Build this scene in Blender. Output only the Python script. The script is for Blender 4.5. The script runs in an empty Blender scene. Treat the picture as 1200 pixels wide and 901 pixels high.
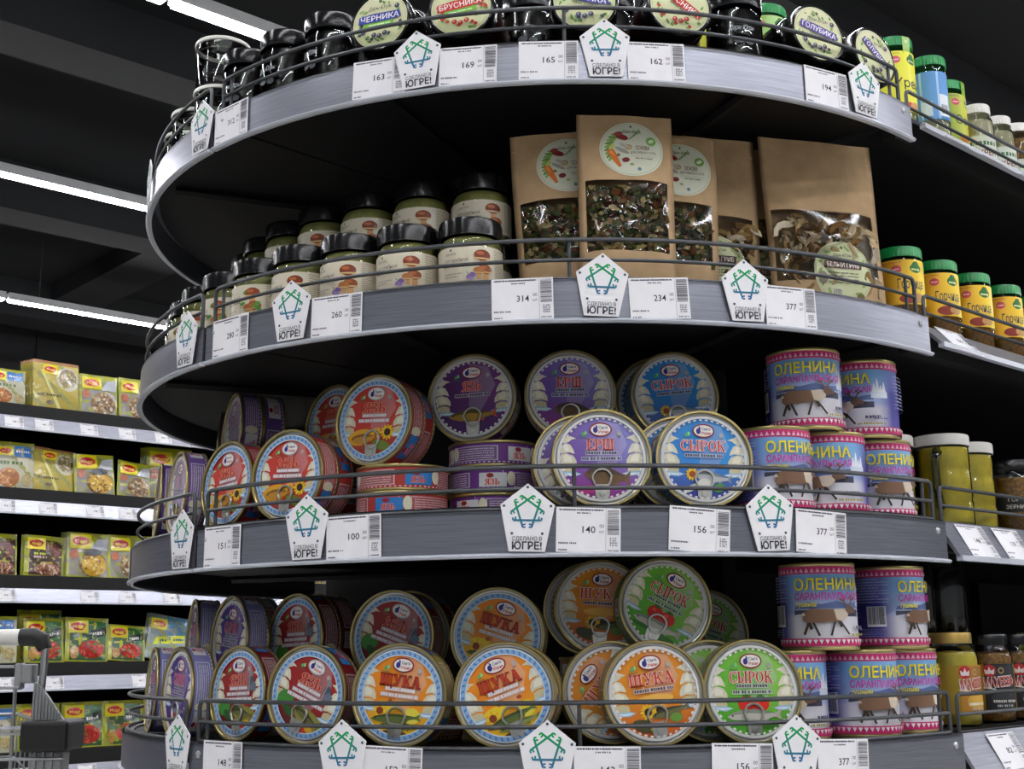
import bpy, bmesh, math, random
from math import sin, cos, pi, radians as rad
from mathutils import Matrix, Vector
random.seed(7)
scn = bpy.context.scene
COL = scn.collection

# ------------------------------------------------------------------ camera
cam_d = bpy.data.cameras.new('camera'); cam = bpy.data.objects.new('camera', cam_d); COL.objects.link(cam)
cam_d.sensor_width = 36.0; cam_d.lens = 36.0*1450/1200; cam_d.clip_start = .05; cam_d.clip_end = 100
PITCH, ROLL = .209, .012
fw = Vector((0, cos(PITCH), sin(PITCH))); up0 = Vector((0, -sin(PITCH), cos(PITCH))); rt0 = Vector((1, 0, 0))
rt = rt0*cos(ROLL)-up0*sin(ROLL); up = rt0*sin(ROLL)+up0*cos(ROLL)
cam.matrix_world = Matrix(((rt.x, up.x, -fw.x, -.064), (rt.y, up.y, -fw.y, -1.763), (rt.z, up.z, -fw.z, 1.10), (0, 0, 0, 1)))
scn.camera = cam
# ------------------------------------------------------------------ world, exposure
w = bpy.data.worlds.new('store_air'); scn.world = w; w.use_nodes = True
w.node_tree.nodes['Background'].inputs[0].default_value = (.55, .58, .62, 1)
w.node_tree.nodes['Background'].inputs[1].default_value = .20
scn.view_settings.view_transform = 'Standard'; scn.view_settings.look = 'None'
scn.view_settings.exposure = 1.45; scn.view_settings.gamma = 1.0; scn.view_settings.use_curve_mapping = False
LAMP_POWER = 26.0

# ------------------------------------------------------------------ helpers: colour, materials
def lin(c): return c/12.92 if c <= .04045 else ((c+.055)/1.055)**2.4
def H(h):
    h = h.lstrip('#'); return tuple(lin(int(h[i:i+2], 16)/255) for i in (0, 2, 4))
def mixc(a, b, k): return tuple(a[i]*(1-k)+b[i]*k for i in range(3))
MATS = {}
def mat(name, col='#808080', rough=.5, metal=0., spec=.5, noise=None, bump=None, coat=0., emit=None, attr=False, brush=False, alpha=None, rvar=None):
    m = bpy.data.materials.new(name); m.use_nodes = True; MATS[name] = m
    nt = m.node_tree; b = nt.nodes['Principled BSDF']
    c = H(col) if isinstance(col, str) else col
    b.inputs['Base Color'].default_value = (*c, 1); b.inputs['Roughness'].default_value = rough
    b.inputs['Metallic'].default_value = metal; b.inputs['Specular IOR Level'].default_value = spec
    b.inputs['Coat Weight'].default_value = coat; b.inputs['Coat Roughness'].default_value = .08
    tc = nt.nodes.new('ShaderNodeTexCoord')
    if attr:
        a = nt.nodes.new('ShaderNodeAttribute'); a.attribute_name = 'Col'
        nt.links.new(a.outputs['Color'], b.inputs['Base Color'])
    elif noise:
        sc, amt = noise
        n = nt.nodes.new('ShaderNodeTexNoise'); n.inputs['Scale'].default_value = sc; n.inputs['Detail'].default_value = 5
        if brush:
            mp = nt.nodes.new('ShaderNodeMapping'); mp.inputs['Scale'].default_value = brush
            nt.links.new(tc.outputs['Object'], mp.inputs[0]); nt.links.new(mp.outputs[0], n.inputs['Vector'])
        else: nt.links.new(tc.outputs['Object'], n.inputs['Vector'])
        r = nt.nodes.new('ShaderNodeValToRGB'); r.color_ramp.elements[0].position = .3; r.color_ramp.elements[1].position = .7
        r.color_ramp.elements[0].color = (*[max(0, x*(1-amt)) for x in c], 1); r.color_ramp.elements[1].color = (*[min(1, x*(1+amt)) for x in c], 1)
        nt.links.new(n.outputs['Fac'], r.inputs[0]); nt.links.new(r.outputs[0], b.inputs['Base Color'])
        if rvar:
            mr = nt.nodes.new('ShaderNodeMapRange'); mr.inputs['To Min'].default_value = rvar[0]; mr.inputs['To Max'].default_value = rvar[1]
            nt.links.new(n.outputs['Fac'], mr.inputs['Value']); nt.links.new(mr.outputs[0], b.inputs['Roughness'])
    if bump:
        sc, st, dist = bump
        n = nt.nodes.new('ShaderNodeTexNoise'); n.inputs['Scale'].default_value = sc; n.inputs['Detail'].default_value = 4
        nt.links.new(tc.outputs['Object'], n.inputs['Vector'])
        bp = nt.nodes.new('ShaderNodeBump'); bp.inputs['Strength'].default_value = st; bp.inputs['Distance'].default_value = dist
        nt.links.new(n.outputs['Fac'], bp.inputs['Height']); nt.links.new(bp.outputs[0], b.inputs['Normal'])
    if emit:
        b.inputs['Emission Color'].default_value = (*H(emit[0]), 1); b.inputs['Emission Strength'].default_value = emit[1]
    return m
def glassmat(name, tint='#ffffff', rough=.03, ior=1.5, bump=None):
    """clear pane: transparent body, Fresnel surface reflection"""
    m = bpy.data.materials.new(name); m.use_nodes = True; MATS[name] = m; nt = m.node_tree
    for n in list(nt.nodes): nt.nodes.remove(n)
    out = nt.nodes.new('ShaderNodeOutputMaterial'); mx = nt.nodes.new('ShaderNodeMixShader')
    t = nt.nodes.new('ShaderNodeBsdfTransparent'); t.inputs[0].default_value = (*H(tint), 1)
    g = nt.nodes.new('ShaderNodeBsdfGlossy'); g.inputs['Roughness'].default_value = rough
    fr = nt.nodes.new('ShaderNodeFresnel'); fr.inputs[0].default_value = ior
    nt.links.new(fr.outputs[0], mx.inputs[0]); nt.links.new(t.outputs[0], mx.inputs[1]); nt.links.new(g.outputs[0], mx.inputs[2]); nt.links.new(mx.outputs[0], out.inputs[0])
    if bump:
        tc = nt.nodes.new('ShaderNodeTexCoord'); n = nt.nodes.new('ShaderNodeTexNoise'); n.inputs['Scale'].default_value = bump[0]; n.inputs['Detail'].default_value = 1.5; n.inputs['Distortion'].default_value = 1.2
        bp = nt.nodes.new('ShaderNodeBump'); bp.inputs['Strength'].default_value = bump[1]; bp.inputs['Distance'].default_value = bump[2]
        nt.links.new(tc.outputs['Object'], n.inputs['Vector']); nt.links.new(n.outputs['Fac'], bp.inputs['Height'])
        nt.links.new(bp.outputs[0], g.inputs['Normal']); nt.links.new(bp.outputs[0], fr.inputs['Normal'])
    return m

mat('print', attr=True, rough=.45, spec=.4, coat=.12)
mat('print_matte', attr=True, rough=.7, spec=.2)
mat('pieces', attr=True, rough=.85, spec=.12)
mat('shelf_black', '#141415', rough=.55, spec=.3, noise=(30, .25))
mat('panel_black', '#0c0c0d', rough=.7, spec=.2, noise=(12, .3))
mat('rail_metal', '#8d8f99', rough=.33, metal=.85, noise=(9, .16), brush=(2, 2, 90), rvar=(.24, .38))
_nt = MATS['rail_metal'].node_tree; _tg = _nt.nodes.new('ShaderNodeTangent'); _tg.direction_type = 'RADIAL'; _tg.axis = 'Z'      # brushed along the rail
_nt.nodes['Principled BSDF'].inputs['Anisotropic'].default_value = .6; _nt.links.new(_tg.outputs[0], _nt.nodes['Principled BSDF'].inputs['Tangent'])
mat('rail_pale', '#a4a6b2', rough=.3, metal=.7, noise=(8, .15), brush=(2, 2, 60))
mat('lip_plastic', '#bcc0ca', rough=.25, spec=.5, noise=(15, .06))
mat('wire_grey', '#4b4d50', rough=.45, metal=.5, noise=(60, .2))
mat('screw_steel', '#c8c8ca', rough=.3, metal=.9, noise=(80, .1))
mat('can_gold', '#b3a26c', rough=.3, metal=.85, noise=(15, .08))
mat('can_silver', '#c9cac8', rough=.3, metal=.75, noise=(40, .08))
mat('tab_steel', '#c4c4bc', rough=.28, metal=.9, noise=(60, .12))
mat('card_white', '#e6e5e8', rough=.6, noise=(60, .03))
mat('lid_black', '#0b0c0d', rough=.2, spec=.5, noise=(50, .2))
mat('lid_green', '#128a44', rough=.3, spec=.5, noise=(50, .12))
mat('lid_white', '#dcdad4', rough=.4, noise=(50, .06))
mat('lid_gold', '#b89a52', rough=.35, metal=.6, noise=(50, .1))
glassmat('clear_glass', '#f4f8f4', .02, 1.5)
glassmat('bag_film', '#f2f2ee', .07, 1.5)
mat('olive_paste', '#8d8b4c', rough=.5, noise=(90, .3), bump=(120, .3, .001))
mat('jam_dark', '#12070b', rough=.25, noise=(60, .4))
mat('jam_red', '#3a0c12', rough=.3, noise=(60, .4))
mat('mustard', '#dcc63e', rough=.45, noise=(60, .15))
mat('mustard_grain', '#9a6a1e', rough=.5, noise=(260, .55), bump=(300, .5, .001))
mat('cream_sauce', '#c9c2a0', rough=.45, noise=(70, .15))
mat('kraft', '#b89a74', rough=.75, spec=.25, noise=(45, .12), bump=(60, .25, .0015))
mat('kraft_dark', '#8e7050', rough=.75, spec=.25, noise=(45, .12), bump=(60, .25, .0015))
mat('cart_steel', '#a9abad', rough=.3, metal=.9, noise=(40, .1))
mat('cart_grey', '#8d8f90', rough=.5, noise=(40, .1))
mat('cart_black', '#121213', rough=.5, noise=(40, .2))
mat('ceiling_paint', '#18191b', rough=.85, spec=.15, noise=(1.2, .25))
mat('beam_paint', '#17181a', rough=.7, spec=.25, noise=(1.6, .2))
mat('floor_tile', '#bdbbb5', rough=.35, noise=(3, .1))
mat('wall_paint', '#202124', rough=.8, noise=(1.5, .15))
mat('lamp_housing', '#c9cacc', rough=.5, noise=(20, .05))
mat('lamp_tube', '#ffffff', rough=.4, emit=('#fbfbff', LAMP_POWER))
mat('foil_back', '#8b8c48', rough=.3, noise=(30, .1))

# ------------------------------------------------------------------ helpers: meshes
class MB:
    def __init__(s): s.v = []; s.f = []; s.m = []; s.mats = []; s.cur = 0
    def use(s, name):
        if name not in s.mats: s.mats.append(name)
        s.cur = s.mats.index(name); return s
    def add(s, vs, fs):
        o = len(s.v); s.v += [tuple(p) for p in vs]
        for f in fs: s.f.append(tuple(o+i for i in f)); s.m.append(s.cur)
        return s
    def box(s, x0, x1, y0, y1, z0, z1, M=None):
        P = [Vector((x, y, z)) for z in (z0, z1) for y in (y0, y1) for x in (x0, x1)]
        if M: P = [M @ p for p in P]
        return s.add(P, [(0, 2, 3, 1), (4, 5, 7, 6), (0, 1, 5, 4), (2, 6, 7, 3), (0, 4, 6, 2), (1, 3, 7, 5)])
    def lathe(s, prof, n=48, M=None, flute=None):
        """prof: (r, z) from bottom to top, closed on the axis when r == 0"""
        P = []; idx = []
        for k, (r, z) in enumerate(prof):
            if r == 0: idx.append([len(P)]); P.append(Vector((0, 0, z))); continue
            row = []
            for i in range(n):
                a = 2*pi*i/n; rr = r
                if flute and k in flute[0] and i % 2: rr = r-flute[1]
                row.append(len(P)); P.append(Vector((rr*cos(a), rr*sin(a), z)))
            idx.append(row)
        F = []
        for A, B in zip(idx, idx[1:]):
            for i in range(n):
                j = (i+1) % n
                if len(A) == 1 and len(B) == 1: continue
                if len(A) == 1: F.append((A[0], B[j], B[i]))
                elif len(B) == 1: F.append((A[i], A[j], B[0]))
                else: F.append((A[i], A[j], B[j], B[i]))
        if M: P = [M @ p for p in P]
        return s.add(P, F)
    def tube(s, path, r, n=8, closed=False):
        P = [Vector(p) for p in path]; V = []; F = []; N = len(P); nrm = None
        for i, p in enumerate(P):
            if closed: d = P[(i+1) % N]-P[i-1]
            else: d = P[min(i+1, N-1)]-P[max(i-1, 0)]
            d.normalize()
            if nrm is None:
                nrm = d.cross(Vector((0, 0, 1)))
                if nrm.length < .1: nrm = d.cross(Vector((0, 1, 0)))
            nrm = (nrm-d*nrm.dot(d)).normalized(); b = d.cross(nrm)
            rr = r[i] if isinstance(r, (list, tuple)) else r
            for k in range(n):
                a = 2*pi*k/n; V.append(p+nrm*rr*cos(a)+b*rr*sin(a))
        for i in range(N if closed else N-1):
            j = (i+1) % N
            for k in range(n): F.append((i*n+k, i*n+(k+1) % n, j*n+(k+1) % n, j*n+k))
        if not closed: F += [tuple(range(n-1, -1, -1)), tuple((N-1)*n+k for k in range(n))]
        return s.add(V, F)
    def prism(s, pts, y0, y1):
        """outline in XZ extruded along Y"""
        n = len(pts); V = [(x, y0, z) for x, z in pts]+[(x, y1, z) for x, z in pts]
        return s.add(V, [tuple(range(n)), tuple(range(2*n-1, n-1, -1))]+[((i+1) % n, i, n+i, n+(i+1) % n) for i in range(n)])
    def arcbar(s, prof, t0, t1, n=40, c=(0, 0)):
        """closed (r, z) section swept round the vertical axis from angle t0 to t1 (degrees)"""
        k = len(prof); V = []; F = []
        for i in range(n+1):
            a = rad(t0+(t1-t0)*i/n)
            for r, z in prof: V.append((c[0]+r*cos(a), c[1]+r*sin(a), z))
        for i in range(n):
            for j in range(k):
                jj = (j+1) % k; F.append((i*k+j, (i+1)*k+j, (i+1)*k+jj, i*k+jj))
        F += [tuple(range(k)), tuple(n*k+j for j in range(k-1, -1, -1))]
        return s.add(V, F)
    def mesh(s, name, angle=35, smooth=True):
        me = bpy.data.meshes.new(name); me.from_pydata(s.v, [], s.f)
        for n in s.mats: me.materials.append(MATS[n])
        me.polygons.foreach_set('material_index', s.m)
        bm = bmesh.new(); bm.from_mesh(me); bmesh.ops.recalc_face_normals(bm, faces=bm.faces[:]); bm.to_mesh(me); bm.free()
        if smooth:
            me.polygons.foreach_set('use_smooth', [True]*len(me.polygons)); me.set_sharp_from_angle(angle=rad(angle))
        me.update(); return me

_tc = {}
def textpoly(s, bold=.0):
    k = (s, bold)
    if k in _tc: return _tc[k]
    c = bpy.data.curves.new('lettering', 'FONT'); c.body = s; c.size = 1/.727; c.resolution_u = 2; c.offset = bold; c.fill_mode = 'FRONT'
    o = bpy.data.objects.new('lettering', c); COL.objects.link(o)
    me = o.evaluated_get(bpy.context.evaluated_depsgraph_get()).to_mesh()
    V = [(v.co.x, v.co.y) for v in me.vertices]; F = [tuple(p.vertices) for p in me.polygons]
    o.evaluated_get(bpy.context.evaluated_depsgraph_get()).to_mesh_clear()
    bpy.data.objects.remove(o); bpy.data.curves.remove(c)
    x0 = min(v[0] for v in V); x1 = max(v[0] for v in V)
    _tc[k] = ([(x-x0, y) for x, y in V], F, x1-x0); return _tc[k]

class Print:
    """flat ink: coloured polygons in layers a few hundredths of a millimetre apart"""
    def __init__(s, step=2.5e-5): s.v = []; s.f = []; s.c = []; s.z = 0; s.step = step
    def add(s, V, F, col):
        o = len(s.v); s.z += s.step
        s.v += [(x, y, s.z) for x, y in V]
        s.c += [col(x, y) if callable(col) else col for x, y in V]
        s.f += [tuple(o+i for i in f) for f in F]; return s
    def poly(s, P, col): return s.add(P, [tuple(range(len(P)))], hx(col))
    def rect(s, x0, y0, x1, y1, col): return s.poly([(x0, y0), (x1, y0), (x1, y1), (x0, y1)], col)
    def grid(s, x0, y0, x1, y1, nx, ny, col):
        V = [(x0+(x1-x0)*i/nx, y0+(y1-y0)*j/ny) for j in range(ny+1) for i in range(nx+1)]
        return s.add(V, [(j*(nx+1)+i, j*(nx+1)+i+1, (j+1)*(nx+1)+i+1, (j+1)*(nx+1)+i) for j in range(ny) for i in range(nx)], hx(col))
    def disk(s, cx, cy, rx, ry, col, n=20, rot=0):
        c, q = cos(rot), sin(rot)
        return s.poly([(cx+rx*cos(2*pi*i/n)*c-ry*sin(2*pi*i/n)*q, cy+rx*cos(2*pi*i/n)*q+ry*sin(2*pi*i/n)*c) for i in range(n)], col)
    def fan(s, cx, cy, R, col, rings=6, n=48):
        V = [(cx, cy)]; F = []
        for k in range(1, rings+1):
            for i in range(n): V.append((cx+R*k/rings*cos(2*pi*i/n), cy+R*k/rings*sin(2*pi*i/n)))
        for i in range(n): F.append((0, 1+i, 1+(i+1) % n))
        for k in range(rings-1):
            a = 1+k*n; b = a+n
            for i in range(n): j = (i+1) % n; F.append((a+i, b+i, b+j, a+j))
        return s.add(V, F, hx(col))
    def ring(s, cx, cy, r0, r1, col, n=48, a0=0, a1=2*pi, sy=1):
        V = []
        for i in range(n+1):
            a = a0+(a1-a0)*i/n; V += [(cx+r0*cos(a), cy+r0*sin(a)*sy), (cx+r1*cos(a), cy+r1*sin(a)*sy)]
        return s.add(V, [(2*i, 2*i+1, 2*i+3, 2*i+2) for i in range(n)], hx(col))
    def line(s, x0, y0, x1, y1, w, col):
        dx, dy = x1-x0, y1-y0; L = math.hypot(dx, dy) or 1; nx, ny = -dy/L*w/2, dx/L*w/2
        return s.poly([(x0+nx, y0+ny), (x0-nx, y0-ny), (x1-nx, y1-ny), (x1+nx, y1+ny)], col)
    def text(s, t, cx, cy, h, col, width=None, bold=0., rot=0, align='c', skew=0):
        V, F, W = textpoly(t, bold); sx = h if width is None else width/W
        off = {'c': W/2, 'l': 0, 'r': W}[align]; c, q = cos(rot), sin(rot)
        P = [((x-off)*sx+skew*(y-.5)*h, (y-.5)*h) for x, y in V]
        return s.add([(cx+x*c-y*q, cy+x*q+y*c) for x, y in P], F, hx(col))
    def dashes(s, x0, x1, y, h, col, seed=0, rot=0):
        """a line of lettering too small to read"""
        r = random.Random(seed); x = x0; V = []; F = []; cx = (x0+x1)/2; c, q = cos(rot), sin(rot)
        while x < x1:
            wd = min(h*r.uniform(.5, .9), x1-x); o = len(V)
            for px, py in ((x, -h/2), (x+wd, -h/2), (x+wd, h/2*r.choice((1, .7))), (x, h/2)):
                V.append((cx+(px-cx)*c-py*q, y+(px-cx)*q+py*c))
            F.append((o, o+1, o+2, o+3)); x += wd+h*(.25 if r.random() < .8 else .8)
        return s.add(V, F, hx(col))
    def barcode(s, x0, y0, x1, y1, seed=1, vertical=False, col='#24242a'):
        r = random.Random(seed); V = []; F = []; a, b = (y0, y1) if vertical else (x0, x1); p = a
        while p < b:
            wd = (b-a)*r.choice((.012, .02, .035)); o = len(V); e = min(p+wd, b)
            V += [(x0, p), (x1, p), (x1, e), (x0, e)] if vertical else [(p, y0), (e, y0), (e, y1), (p, y1)]
            F.append((o, o+1, o+2, o+3)); p += wd+(b-a)*r.choice((.012, .02, .03))
        return s.add(V, F, hx(col))
    def serif(s, word, cx, cy, h, width, fill, edge, rot=0, e=.055):
        """bold lettering with serifs, outlined"""
        G = []; x = 0
        for ch in word:
            adv, prims = GLYPH[ch]
            for p in prims: G.append(shift(p, x))
            x += adv+.1
        W = x-.1; sx = width/W; c, q = cos(rot), sin(rot)
        for col, g in ((edge, e), (fill, 0)):
            V = []; F = []
            for p in G:
                for P in outline(p, g):
                    o = len(V); V += P; F.append(tuple(range(o, o+len(P))))
            s.add([(cx+(X-W/2)*sx*c-(Y-.5)*h*q, cy+(X-W/2)*sx*q+(Y-.5)*h*c) for X, Y in V], F, hx(col))
        return s
    def build(s, name, fn=None, wrap=None, matname='print', cut=None, cuty=None):
        """fn maps (x, y, layer) to 3D; wrap = radius rolls the sheet round the vertical axis, front at -Y"""
        me = bpy.data.meshes.new(name); bm = bmesh.new(); cl = bm.verts.layers.float_color.new('Col')
        for f in s.f:
            vs = []
            for i in f: v = bm.verts.new(s.v[i]); v[cl] = (*s.c[i], 1); vs.append(v)
            bm.faces.new(vs)
        st = cut or (.0035 if wrap else None)
        if st:
            xs = [p[0] for p in s.v]; x = math.floor(min(xs)/st)*st+st
            while x < max(xs):
                bmesh.ops.bisect_plane(bm, geom=bm.verts[:]+bm.edges[:]+bm.faces[:], plane_co=(x, 0, 0), plane_no=(1, 0, 0), dist=1e-7); x += st
        if cuty:
            ys = [p[1] for p in s.v]; y = math.floor(min(ys)/cuty)*cuty+cuty
            while y < max(ys):
                bmesh.ops.bisect_plane(bm, geom=bm.verts[:]+bm.edges[:]+bm.faces[:], plane_co=(0, y, 0), plane_no=(0, 1, 0), dist=1e-7); y += cuty
        if wrap: fn = lambda x, y, z: ((wrap+z)*sin(x/wrap), -(wrap+z)*cos(x/wrap), y)
        if fn:
            for v in bm.verts: v.co = fn(*v.co)
        bm.to_mesh(me); bm.free(); me.materials.append(MATS[matname]); return me
def hx(c): return H(c) if isinstance(c, str) else c
# serif glyphs: R = rectangle, L = stroke, A = bowl
def stem(x, T=.2): return [('R', x, 0, x+T, 1), ('R', x-.08, 0, x+T+.08, .07), ('R', x-.08, .93, x+T+.08, 1)]
GLYPH = {
 'Я': (.86, stem(.58)+[('A', .6, .72, .46, .28, 90, 270, .2, .08), ('L', .5, .48, .16, 0, .18), ('R', 0, 0, .3, .07)]),
 'З': (.72, [('A', .3, .74, .34, .26, 150, -90, .2, .08), ('A', .3, .26, .4, .26, 90, -150, .2, .08), ('R', 0, .68, .1, .86), ('R', -.04, .12, .08, .32)]),
 'Ь': (.76, stem(.08)+[('A', .3, .28, .46, .28, -90, 90, .2, .08)]),
 'Ы': (1.14, stem(.08)+[('A', .28, .28, .4, .28, -90, 90, .18, .08)]+stem(.86)),
 'Е': (.78, stem(.08)+[('R', .28, .93, .76, 1), ('R', .28, .47, .58, .54), ('R', .28, 0, .8, .07), ('R', .7, .78, .76, 1), ('R', .74, 0, .8, .24), ('R', .54, .38, .6, .63)]),
 'Р': (.78, stem(.08)+[('A', .3, .72, .46, .28, -90, 90, .2, .08)]),
 'Ш': (1.26, stem(.08)+stem(.52)+stem(.96)+[('R', .08, 0, 1.16, .07)]),
 'Щ': (1.34, stem(.08)+stem(.52)+stem(.96)+[('R', .08, 0, 1.3, .07), ('R', 1.22, -.2, 1.3, .07)]),
 'У': (.86, [('L', .12, 1, .45, .38, .2), ('L', .74, 1, .36, .05, .1), ('R', -.02, .93, .3, 1), ('R', .6, .93, .88, 1), ('A', .22, .12, .14, .12, 0, 360, .14, .1)]),
 'К': (.9, stem(.08)+[('L', .3, .45, .74, .98, .1), ('L', .4, .6, .76, .02, .2), ('R', .6, .93, .9, 1), ('R', .6, 0, .94, .07)]),
 'А': (.92, [('L', .42, 1, .12, 0, .09), ('L', .42, 1, .76, 0, .22), ('R', .2, .3, .62, .37), ('R', -.02, 0, .26, .07), ('R', .56, 0, .94, .07)]),
 'С': (.84, [('A', .42, .5, .42, .5, 48, 312, .21, .08), ('R', .66, .68, .74, .98), ('R', .68, .08, .76, .3)]),
 'О': (.88, [('A', .44, .5, .44, .5, 0, 360, .21, .08)]),
}
def shift(p, d):
    if p[0] == 'R': return ('R', p[1]+d, p[2], p[3]+d, p[4])
    if p[0] == 'L': return ('L', p[1]+d, p[2], p[3]+d, p[4], p[5])
    return ('A', p[1]+d)+p[2:]
def outline(p, e):
    if p[0] == 'R': return [[(p[1]-e, p[2]-e), (p[3]+e, p[2]-e), (p[3]+e, p[4]+e), (p[1]-e, p[4]+e)]]
    if p[0] == 'L':
        _, x0, y0, x1, y1, w = p; hw = w/2+e
        return [[(x0-hw, y0+e*(1 if y0 > y1 else -1)), (x0+hw, y0+e*(1 if y0 > y1 else -1)), (x1+hw, y1+e*(1 if y1 > y0 else -1)), (x1-hw, y1+e*(1 if y1 > y0 else -1))]]
    _, cx, cy, rx, ry, a0, a1, tk, tn = p; n = 14; Q = []
    for i in range(n):
        seg = []
        for k, sgn in ((i, 1), (i+1, 1), (i+1, -1), (i, -1)):
            a = rad(a0+(a1-a0)*k/n); wx, wy = tk, tn
            if sgn > 0: seg.append((cx+(rx+e)*cos(a), cy+(ry+e)*sin(a)))
            else: seg.append((cx+max(.01, rx-wx-e)*cos(a), cy+max(.01, ry-wy-e)*sin(a)))
        Q.append(seg)
    return Q

# ------------------------------------------------------------------ helpers: objects
def new(name, me, parent=None, M=None):
    o = bpy.data.objects.new(name, me); COL.objects.link(o)
    if parent: o.parent = parent
    if M is not None: o.matrix_basis = M
    return o
def tag(o, label, cat, group=None):
    o['label'] = label; o['category'] = cat
    if group: o['group'] = group
    return o
def struct(o): o['kind'] = 'structure'; return o
def place(kit, name, label, cat, loc, rz=0., M=None, group=None):
    """kit: [(part name, mesh, [sub-parts])]; parts share their mesh data between copies"""
    e = bpy.data.objects.new(name, None); COL.objects.link(e); e.empty_display_size = .02
    e.location = loc; e.rotation_euler = (0, 0, rad(rz)); tag(e, label, cat, group)
    for pn, me, subs in kit:
        o = new(pn, me, e, M)
        if me.get('stuff'): o['kind'] = 'stuff'
        for sn, sm in subs: new(sn, sm, o)
    return e
def T(x, y, z): return Matrix.Translation((x, y, z))
def RX(a): return Matrix.Rotation(rad(a), 4, 'X')
def RY(a): return Matrix.Rotation(rad(a), 4, 'Y')
def RZ(a): return Matrix.Rotation(rad(a), 4, 'Z')
def pol(t, r, z): return (r*cos(rad(t)), r*sin(rad(t)), z)
AX = rad(48); DV = Vector((sin(AX), cos(AX), 0)); NV = Vector((cos(AX), -sin(AX), 0))
def sn(s, n, z): p = DV*s+NV*n; return (p.x, p.y, z)          # along the gondola, out from its middle
GR = 42.0                                                       # rotation of things that face the aisle (local -Y along NV)
def frame(s, n, z): return T(*sn(s, n, z)) @ RZ(GR)            # local x along the aisle, -y out of the shelf

# ================================================================== the room
def slab(name, s0, s1, n0, n1, z0, z1, m):
    b = MB().use(m); P = [Vector(sn(s, n, z)) for z in (z0, z1) for n in (n0, n1) for s in (s0, s1)]
    b.add(P, [(0, 2, 3, 1), (4, 5, 7, 6), (0, 1, 5, 4), (2, 6, 7, 3), (0, 4, 6, 2), (1, 3, 7, 5)])
    return new(name, b.mesh(name, smooth=False))
struct(slab('floor', -9, 16, -15, 10, -.1, 0, 'floor_tile'))
struct(slab('ceiling', -9, 16, -15, 10, 4.45, 4.6, 'ceiling_paint'))
struct(slab('wall_back', -9, 16, -15.2, -15, 0, 4.45, 'wall_paint'))
struct(slab('wall_right', 16, 16.2, -15, 10, 0, 4.45, 'wall_paint'))
for k, (n0, n1, z0) in enumerate([(-4.9, -4.55, 4.15), (-7.4, -7.05, 4.1), (-10.2, -9.8, 4.1), (-2.2, -1.95, 4.2), (.35, .65, 4.15), (-12.6, -12.2, 4.1)]):
    struct(slab('trim_%d' % (k+1), -9, 16, n0, n1, z0, 4.45, 'beam_paint'))
for k, (s0, s1, z0) in enumerate([(-.55, -.15, 4.28), (3.0, 3.45, 4.28), (6.6, 7.05, 4.28), (10.2, 10.6, 4.28)]):
    struct(slab('trim_%d' % (k+7), s0, s1, -15, 10, z0, 4.45, 'beam_paint'))
# ventilation ducts under the dark ceiling
def duct(s, n, z, L, w, h, along, label):
    b = MB().use('beam_paint')
    if along: b.box(-L/2, L/2, -w/2, w/2, -h/2, h/2)
    else: b.box(-w/2, w/2, -L/2, L/2, -h/2, h/2)
    for i in range(int(L/1.2)+1):
        q = -L/2+.02+i*1.2
        if along: b.box(q, q+.04, -w/2-.02, w/2+.02, -h/2-.02, h/2+.02)
        else: b.box(-w/2-.02, w/2+.02, q, q+.04, -h/2-.02, h/2+.02)
    o = new('ventilation_duct', b.mesh('duct', smooth=False)); o.matrix_world = frame(s, n, z)
    tag(o, label, 'duct')
duct(4.5, -11.3, 4.08, 12, .7, .45, True, 'wide dark ventilation duct running along the black ceiling far behind the sachet shelves')
duct(5.2, 1.6, 4.1, 5.5, 1.5, .5, True, 'broad dark grey ceiling duct above the jars with green lids')
duct(4.9, -6.4, 4.16, 4.6, .5, .34, False, 'dark cross duct between the ceiling light rows')

# ---- linear ceiling lamps, rows parallel to the aisles
LAMP_Z = 3.861
def lamp(s0, s1, n, label, group=None):
    b = MB().use('lamp_housing').box(s0, s1, -.035, .035, .012, .07)
    t = MB().use('lamp_tube').box(s0+.012, s1-.012, -.031, .031, 0, .0125)
    hg = [('hanger', MB().use('wire_grey').tube([(q, 0, .07), (q, 0, .6)], .004, 6).mesh('hanger'), []) for q in (s0+.25, s1-.25)]
    e = place([('housing', b.mesh('housing', smooth=False), []), ('diffuser', t.mesh('diffuser', smooth=False), [])]+hg,
              'ceiling_lamp', label, 'lamp', sn(0, n, LAMP_Z), GR, None, group)
ROWS = [(-8.55, 2.16, 'the far row of ceiling lights'), (-5.86, .2, 'the middle row of ceiling lights'), (-3.385, .974, 'the ceiling light row nearest the shelf end'),
        (-.75, .3, 'the row above the rounded shelf'), (1.6, .6, 'the row above the aisle'), (4.1, .2, 'the row over the next aisle'), (6.6, .4, 'the row two aisles behind')]
for n, j, where in ROWS:
    for k in range(-2, 5):
        a = j+k*2.5
        lamp(a+.012, a+2.488, n, 'white linear LED lamp in '+where, 'lamps of '+where)

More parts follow.
